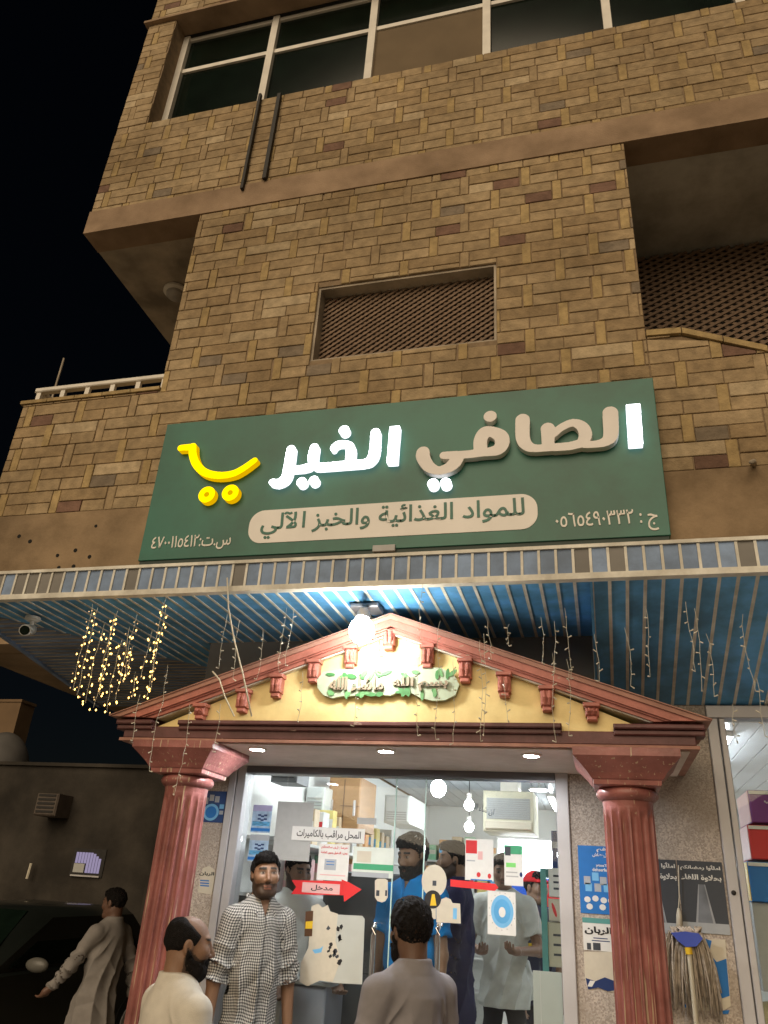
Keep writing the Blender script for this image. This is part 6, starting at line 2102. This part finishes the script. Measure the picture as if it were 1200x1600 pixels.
        cone = (q_ - 1) * np.minimum(rx, ry)
        cone = np.maximum(cone, zz - (zh + 0.24))
        t = smin(t, cone, 0.06)
        an = np.arctan2(p[:, 0], p[:, 1])
        fz = np.clip((zs - 0.06 - zz) / 0.30, 0, 1)
        rid = lambda a_: 1 - 2 * np.abs(np.sin(a_ * 0.5)) ** 0.7          # creases with a sharp crest
        t = t - folds * fz * (0.0060 * rid(an * 8 + ph[0] + zz * 9 + 1.6 * np.sin(zz * 8 + ph[2])) + 0.0045 * rid(p[:, 0] * 40 + zz * 34 + ph[1] + 2 * np.sin(p[:, 1] * 17)) * np.sin(zz * 12 + ph[3]))
        # cloth pulled from the armpits and hanging from the shoulders
        t = t - folds * 0.005 * rid((np.abs(p[:, 0]) - 0.10) * 75 + (zz - zs) * 46 + ph[6]) * np.exp(-(((np.abs(p[:, 0]) - 0.13) / 0.05) ** 2 + ((zz - zs + 0.16) / 0.11) ** 2))
        for s, (S, E_, Wr, _d) in zip((1, -1), J):
            a = d_cap(p, S, E_, 0.064 * build ** 0.5, 0.055)
            if sleeve == 'long':
                a = smin(a, d_cap(p, E_, E_ + (Wr - E_) * 0.97, 0.054, 0.041), 0.02)
            elif sleeve == 'rolled':
                a = smin(a, d_cap(p, S, E_ + (S - E_) * 0.02, 0.062, 0.056), 0.02)
                a = np.minimum(a, np.maximum(d_cap(p, E_ + (S - E_) * 0.18, E_, 0.060), ((p - E_) @ ((E_ - S) / ua)) - 0.005))
            al = (p - S) @ ((E_ - S) / ua)
            if sleeve == 'short':
                a = np.maximum(d_cap(p, S, E_, 0.066, 0.066), al - ua * 0.68)
            a = a - folds * 0.0065 * rid(al * 70 + ph[4] + 3.5 * np.sin(p[:, 1] * 22 + s + p[:, 0] * 15)) * np.clip(al / ua * 1.6 - 0.35, 0, 1)
            t = smin(t, a, 0.03)
        t = np.maximum(t, zhem - zz)
        if sleeve == 'rolled':
            for S, E_, Wr, _d in J:
                cut = np.maximum((p - E_) @ ((E_ - S) / ua) - 0.01, np.linalg.norm(p - E_, axis=1) - 0.12)
                t = np.where(np.linalg.norm(p - E_, axis=1) < 0.09, np.maximum(t, (p - E_) @ ((E_ - S) / ua) - 0.012), t)
        if collar:
            nb2 = np.array([lean[0] * 0.85, -0.018 + lean[1] * 0.8, zs + 0.028])
            h = p - nb2
            # stand-up collar that dips towards the throat
            rr_ = np.hypot(h[:, 0], h[:, 1])
            zc = h[:, 2] - 0.008 + 0.32 * np.clip(h[:, 1], -0.02, 0.08)
            c_ = np.hypot(np.maximum(np.abs(rr_ - (0.069 - 0.12 * zc)) - 0.0035, 0), np.maximum(np.abs(zc) - 0.022, 0)) - 0.005
            op = np.maximum(np.abs(h[:, 0]) - 0.004 - np.clip(h[:, 2] + 0.03, 0, 1) * 0.35, 0.03 - h[:, 1])
            if collar != 'band':
                c_ = smax(c_, -op, 0.006)
            t = smin(t, c_, 0.008)
            if collar == 'open':
                vn = np.maximum(np.abs(h[:, 0]) - np.clip(h[:, 2] + 0.075, 0, 1) * 0.30, 0.02 - h[:, 1])
                t = smax(t, -vn, 0.006)
        else:
            nb2 = np.array([lean[0] * 0.85, -0.012 + lean[1] * 0.8, zs + 0.045])
            t = smax(t, -(np.linalg.norm((p - nb2) * np.array([1, 0.95, 0.8]), axis=1) - 0.066), 0.008)
        return t
    Vg, Fg = sdf_mesh(garment, lo, hi, res)
    nm = {'shirt': 'shirt', 'tee': 'tshirt', 'robe': 'robe'}[top]
    og = fast_mesh(nm, W2(Vg), Fg, m_top, root)
    # thread coordinates for woven patterns
    wv = np.zeros((len(Vg), 3), np.float32)
    wv[:, 0] = np.arctan2(Vg[:, 0] - ch[0], Vg[:, 1] + 0.02) * 0.165
    wv[:, 1] = Vg[:, 2]
    best = d_cap(Vg, ch + np.array([0, 0, 0.10]), hipc, 0.14 * build)
    for s, (S, E_, Wr, _d) in zip((1, -1), J):
        S2 = S + np.array([s * 0.015, 0, 0])
        dd = np.minimum(d_cap(Vg, S2, E_, 0.055), d_cap(Vg, E_, Wr, 0.05))
        u = (E_ - S) / ua
        e1 = np.cross(u, [0, 1, 0]); e1 /= np.linalg.norm(e1)
        e2 = np.cross(u, e1)
        mk_ = dd < best - 0.01
        rel = Vg[mk_] - S
        wv[mk_, 0] = np.arctan2(rel @ e1, rel @ e2) * 0.058
        wv[mk_, 1] = rel @ u
        if m_top.name.startswith('striped'):
            wv[mk_, 1] = Vg[mk_, 2]
    if not m_top.name.startswith('striped'):       # the cloth hangs a little out of true
        wv[:, 0] += 0.006 * np.sin(Vg[:, 2] * 19 + Vg[:, 0] * 12) + 0.003 * np.sin(Vg[:, 2] * 47)
        wv[:, 1] += 0.006 * np.sin(Vg[:, 0] * 24 + Vg[:, 2] * 9) + 0.003 * np.sin(Vg[:, 0] * 61)
    if m_top.name.startswith('striped'):
        wv[:, 1] = wv[:, 1] / H
    at = og.data.attributes.new('weave', 'FLOAT_VECTOR', 'POINT')
    at.data.foreach_set('vector', wv.ravel())
    if collar == 'open':      # turned-down collar: stand and two points lying on the chest
        nbc = np.array([lean[0] * 0.85, -0.018 + lean[1] * 0.8, zs + 0.030])

        def collarf(p):
            h = p - nbc
            d = np.full(len(p), 9.0, np.float32)
            for s in (-1, 1):
                K0, A_, B_, C_, D_ = [np.array(q) * np.array([s, 1, 1]) for q in ((0.0, -0.078, 0.040), (0.074, -0.010, 0.034), (0.030, 0.062, 0.012), (0.052, 0.100, -0.060), (0.092, 0.035, -0.022))]
                K1 = np.array([0.0, -0.092, 0.004])
                for t_ in np.linspace(0, 1, 6):
                    top_, bot_ = K0 * (1 - t_) + A_ * t_, K1 * (1 - t_) + D_ * t_
                    nx = min(t_ + 0.2, 1)
                    d = np.minimum(d, d_cap(h, top_, K0 * (1 - nx) + A_ * nx, 0.007))
                    d = np.minimum(d, d_cap(h, top_, bot_, 0.009, 0.006))
                    e0, e1 = A_ * (1 - t_) + B_ * t_, D_ * (1 - t_) + C_ * t_
                    d = np.minimum(d, d_cap(h, e0, e1, 0.009, 0.006))
                d = np.minimum(d, d_cap(h, D_, C_, 0.006))
                d = np.minimum(d, d_cap(h, B_, C_, 0.006))
            return d
        Vk, Fk = sdf_mesh(collarf, nbc - 0.16, nbc + 0.16, 0.005)
        ok_ = fast_mesh('collar', W2(Vk), Fk, m_top, root)
        wk = np.stack([(Vk[:, 0] + Vk[:, 2]) * 0.8, (Vk[:, 2] - np.abs(Vk[:, 0]) * 0.6 + Vk[:, 1] * 0.5), Vk[:, 0] * 0], -1).astype(np.float32)
        ak = ok_.data.attributes.new('weave', 'FLOAT_VECTOR', 'POINT')
        ak.data.foreach_set('vector', np.ascontiguousarray(wk).ravel())
    if top == 'shirt' and collar == 'open':      # button placket down the front
        pv = []
        for z in np.linspace(zs - 0.10, zhem + 0.02, 22):
            ys = np.linspace(0.05, 0.22, 120)
            d = garment(np.stack([np.zeros(120), ys, np.full(120, z)], -1))
            i = np.argmax(d > 0)
            pv.append((z, ys[i]))
        mb = MB()
        for (z0_, ya), (z1_, yb_) in zip(pv[:-1], pv[1:]):
            v = [(x, y + dy, z) for z, y in ((z0_, ya), (z1_, yb_)) for x in (-0.004, 0.004) for dy in (-0.004, 0.003)]
            mb.add(W2(np.array(v)), [(0, 1, 3, 2), (4, 6, 7, 5), (0, 4, 5, 1), (2, 3, 7, 6)])
        mb.build('placket', mat('placket_dark', (0.03, 0.03, 0.03), 0.8), root)
    # trousers and shoes
    if m_leg is not None and top != 'robe':
        def legs(p):
            d = d_ell(p, hipc + np.array([0, 0, -0.03]), (0.122 * build, 0.085, 0.10))
            for s, (k_, a_) in zip((1, -1), kn):
                hp = hipc + np.array([s * 0.075, 0, -0.04])
                d = smin(d, smin(d_cap(p, hp, k_, 0.066, 0.068), d_cap(p, k_, a_, 0.072, 0.062), 0.03), 0.03)
            d = d + 0.004 * np.sin(p[:, 2] * 40 + ph[5] + p[:, 0] * 30)
            return np.maximum(d, 0.04 * H - p[:, 2])
        Vl, Fl = sdf_mesh(legs, lo, (0.6, 0.6, zh + 0.15), max(res, 0.008))
        fast_mesh('trousers', W2(Vl), Fl, m_leg, root)
    for s, (k_, a_) in zip((1, -1), kn):
        def shoe(p):
            d = smin(d_ell(p, a_ * np.array([1, 1, 0]) + np.array([0, -0.01, 0.045]), (0.045, 0.06, 0.05)), d_ell(p, a_ * np.array([1, 1, 0]) + np.array([s * 0.01, 0.10, 0.035]), (0.05, 0.11, 0.04)), 0.04)
            return np.maximum(d, 0.003 - p[:, 2])
        Vs, Fs = sdf_mesh(shoe, a_ * np.array([1, 1, 0]) + np.array([-0.15, -0.2, -0.05]), a_ * np.array([1, 1, 0]) + np.array([0.15, 0.3, 0.16]), 0.012)
        fast_mesh('shoe', W2(Vs), Fs, M_tyre, root)
    return root


def cloth(name, col, var=0.06):
    return mat(name, col, 0.9, var, 25, 0.25, 320, spec=0.2)


def at_depth(px, py, d):
    return CAM + ray(px, py) * d


M_check = check_mat('gingham', (0.52, 0.51, 0.47), (0.022, 0.022, 0.024), 0.0135)
M_jeans = cloth('dark_jeans', (0.030, 0.036, 0.048))
person('man in a black and white checked shirt standing at the left of the door', at_depth(415, 1368, 4.28), 0.20, (0.70, -0.72), hyaw=-12, hpitch=-3, hroll=3, skin=(0.25, 0.135, 0.075),
       hair='short', beard=0.5, top='shirt', sleeve='rolled', m_top=M_check, m_leg=M_jeans, collar='open', res=0.005, hem=0.44, seed=4, build=0.84,
       arms=[((0.22, -0.03, -1), (0.08, 0.10, -1)), ((-0.20, -0.02, -1), (-0.06, 0.12, -1))])
person('balding bearded man in a cream shirt seen from behind, looking right', at_depth(295, 1478, 3.25), 0.0, (0.62, 0.80), hyaw=-20, hpitch=2, hroll=0, skin=(0.27, 0.15, 0.09),
       hair='fringe', beard=1.0, top='robe', sleeve='long', m_top=cloth('cream_shirt', (0.64, 0.60, 0.52)), collar='band', res=0.005, seed=11, build=1.03,
       arms=[((0.18, 0.02, -1), (0.05, 0.2, -1)), ((-0.18, 0.0, -1), (-0.05, 0.15, -1))])
person('dark-haired bearded man in a grey-mauve robe with his back to us', at_depth(641, 1456, 3.3), 0.0, (-0.78, 0.63), hyaw=-10, hpitch=3, hroll=-2, skin=(0.15, 0.082, 0.052),
       hair='full', beard=1.3, top='robe', sleeve='long', m_top=cloth('mauve_robe', (0.25, 0.235, 0.245)), collar='band', res=0.005, seed=21, build=0.98,
       arms=[((0.2, 0.04, -1), (0.0, 0.4, -1)), ((-0.2, 0.04, -1), (0.0, 0.4, -1))])
person('bearded man in a bright blue shirt just inside the door, looking down', at_depth(645, 1338, 4.72), ZF, (-0.42, -0.9), hyaw=-8, hpitch=14, skin=(0.26, 0.145, 0.085),
       hair='full', beard=1.4, top='shirt', sleeve='short', m_top=cloth('blue_shirt', (0.008, 0.20, 0.55)), m_leg=M_jeans, collar='open', res=0.006, seed=31, build=1.05)
person('man in a navy shirt standing sideways behind the blue-shirted man', at_depth(708, 1345, 5.15), ZF, (-0.95, -0.12), hyaw=8, skin=(0.26, 0.145, 0.085), hair='short', beard=0.5,
       top='shirt', sleeve='long', m_top=cloth('navy_shirt', (0.022, 0.022, 0.065)), m_leg=M_jeans, collar='band', res=0.007, seed=41, build=1.0, hem=0.40)
person('man in a pale grey T-shirt holding his hands together behind the round emblem', at_depth(786, 1362, 5.75), ZF, (-0.05, -1), hyaw=8, hpitch=12, skin=(0.24, 0.13, 0.08), hair='short', beard=0,
       top='tee', sleeve='short', m_top=cloth('grey_tee', (0.55, 0.56, 0.52)), m_leg=cloth('black_trousers', (0.018, 0.018, 0.022)), collar=False, res=0.006, seed=51, hem=0.45,
       arms=[((0.28, 0.10, -1), (-0.5, 0.95, -0.05)), ((-0.28, 0.10, -1), (0.45, 0.95, 0.0))], hands=(0.75, 0.75))
person('man in a red cap and yellow banded navy top at the back of the shop', at_depth(838, 1388, 6.2), ZF, (0.75, -0.6), skin=(0.28, 0.16, 0.10), hair='short', beard=0, top='shirt', sleeve='short',
       m_top=stripe_mat('striped_top', (0.022, 0.028, 0.06), (0.75, 0.48, 0.02), 0, [0.66, 0.70, 0.735, 0.79]), m_leg=cloth('navy_trousers', (0.016, 0.018, 0.03)), collar='band', res=0.007, seed=61, cap=cloth('red_cap', (0.55, 0.02, 0.025)))
person('man in a white robe inside, half hidden by the red arrow', at_depth(466, 1362, 5.0), ZF, (0.75, -0.65), hyaw=0, hpitch=10, skin=(0.30, 0.17, 0.11), hair='short', beard=0.5, top='robe', sleeve='long',
       m_top=cloth('white_robe', (0.70, 0.70, 0.68), 0.03), collar='band', res=0.007, seed=71, arms=[((0.2, 0.1, -1), (-0.1, 0.8, -0.5)), ((-0.15, 0.1, -1), (0.1, 0.9, -0.45))])
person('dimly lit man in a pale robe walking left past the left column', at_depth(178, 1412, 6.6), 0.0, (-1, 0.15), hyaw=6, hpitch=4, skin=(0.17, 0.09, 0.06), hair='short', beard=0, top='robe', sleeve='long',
       m_top=cloth('dimmed_robe', (0.27, 0.25, 0.235)), collar='band', res=0.007, seed=81, stride=0.16, arms=[((0.34, -0.35, -1), (0.2, -0.1, -1)), ((-0.14, 0.62, -1), (-0.05, 0.85, -0.9))])  # white robe greyed in its colour to stand for the dim street light
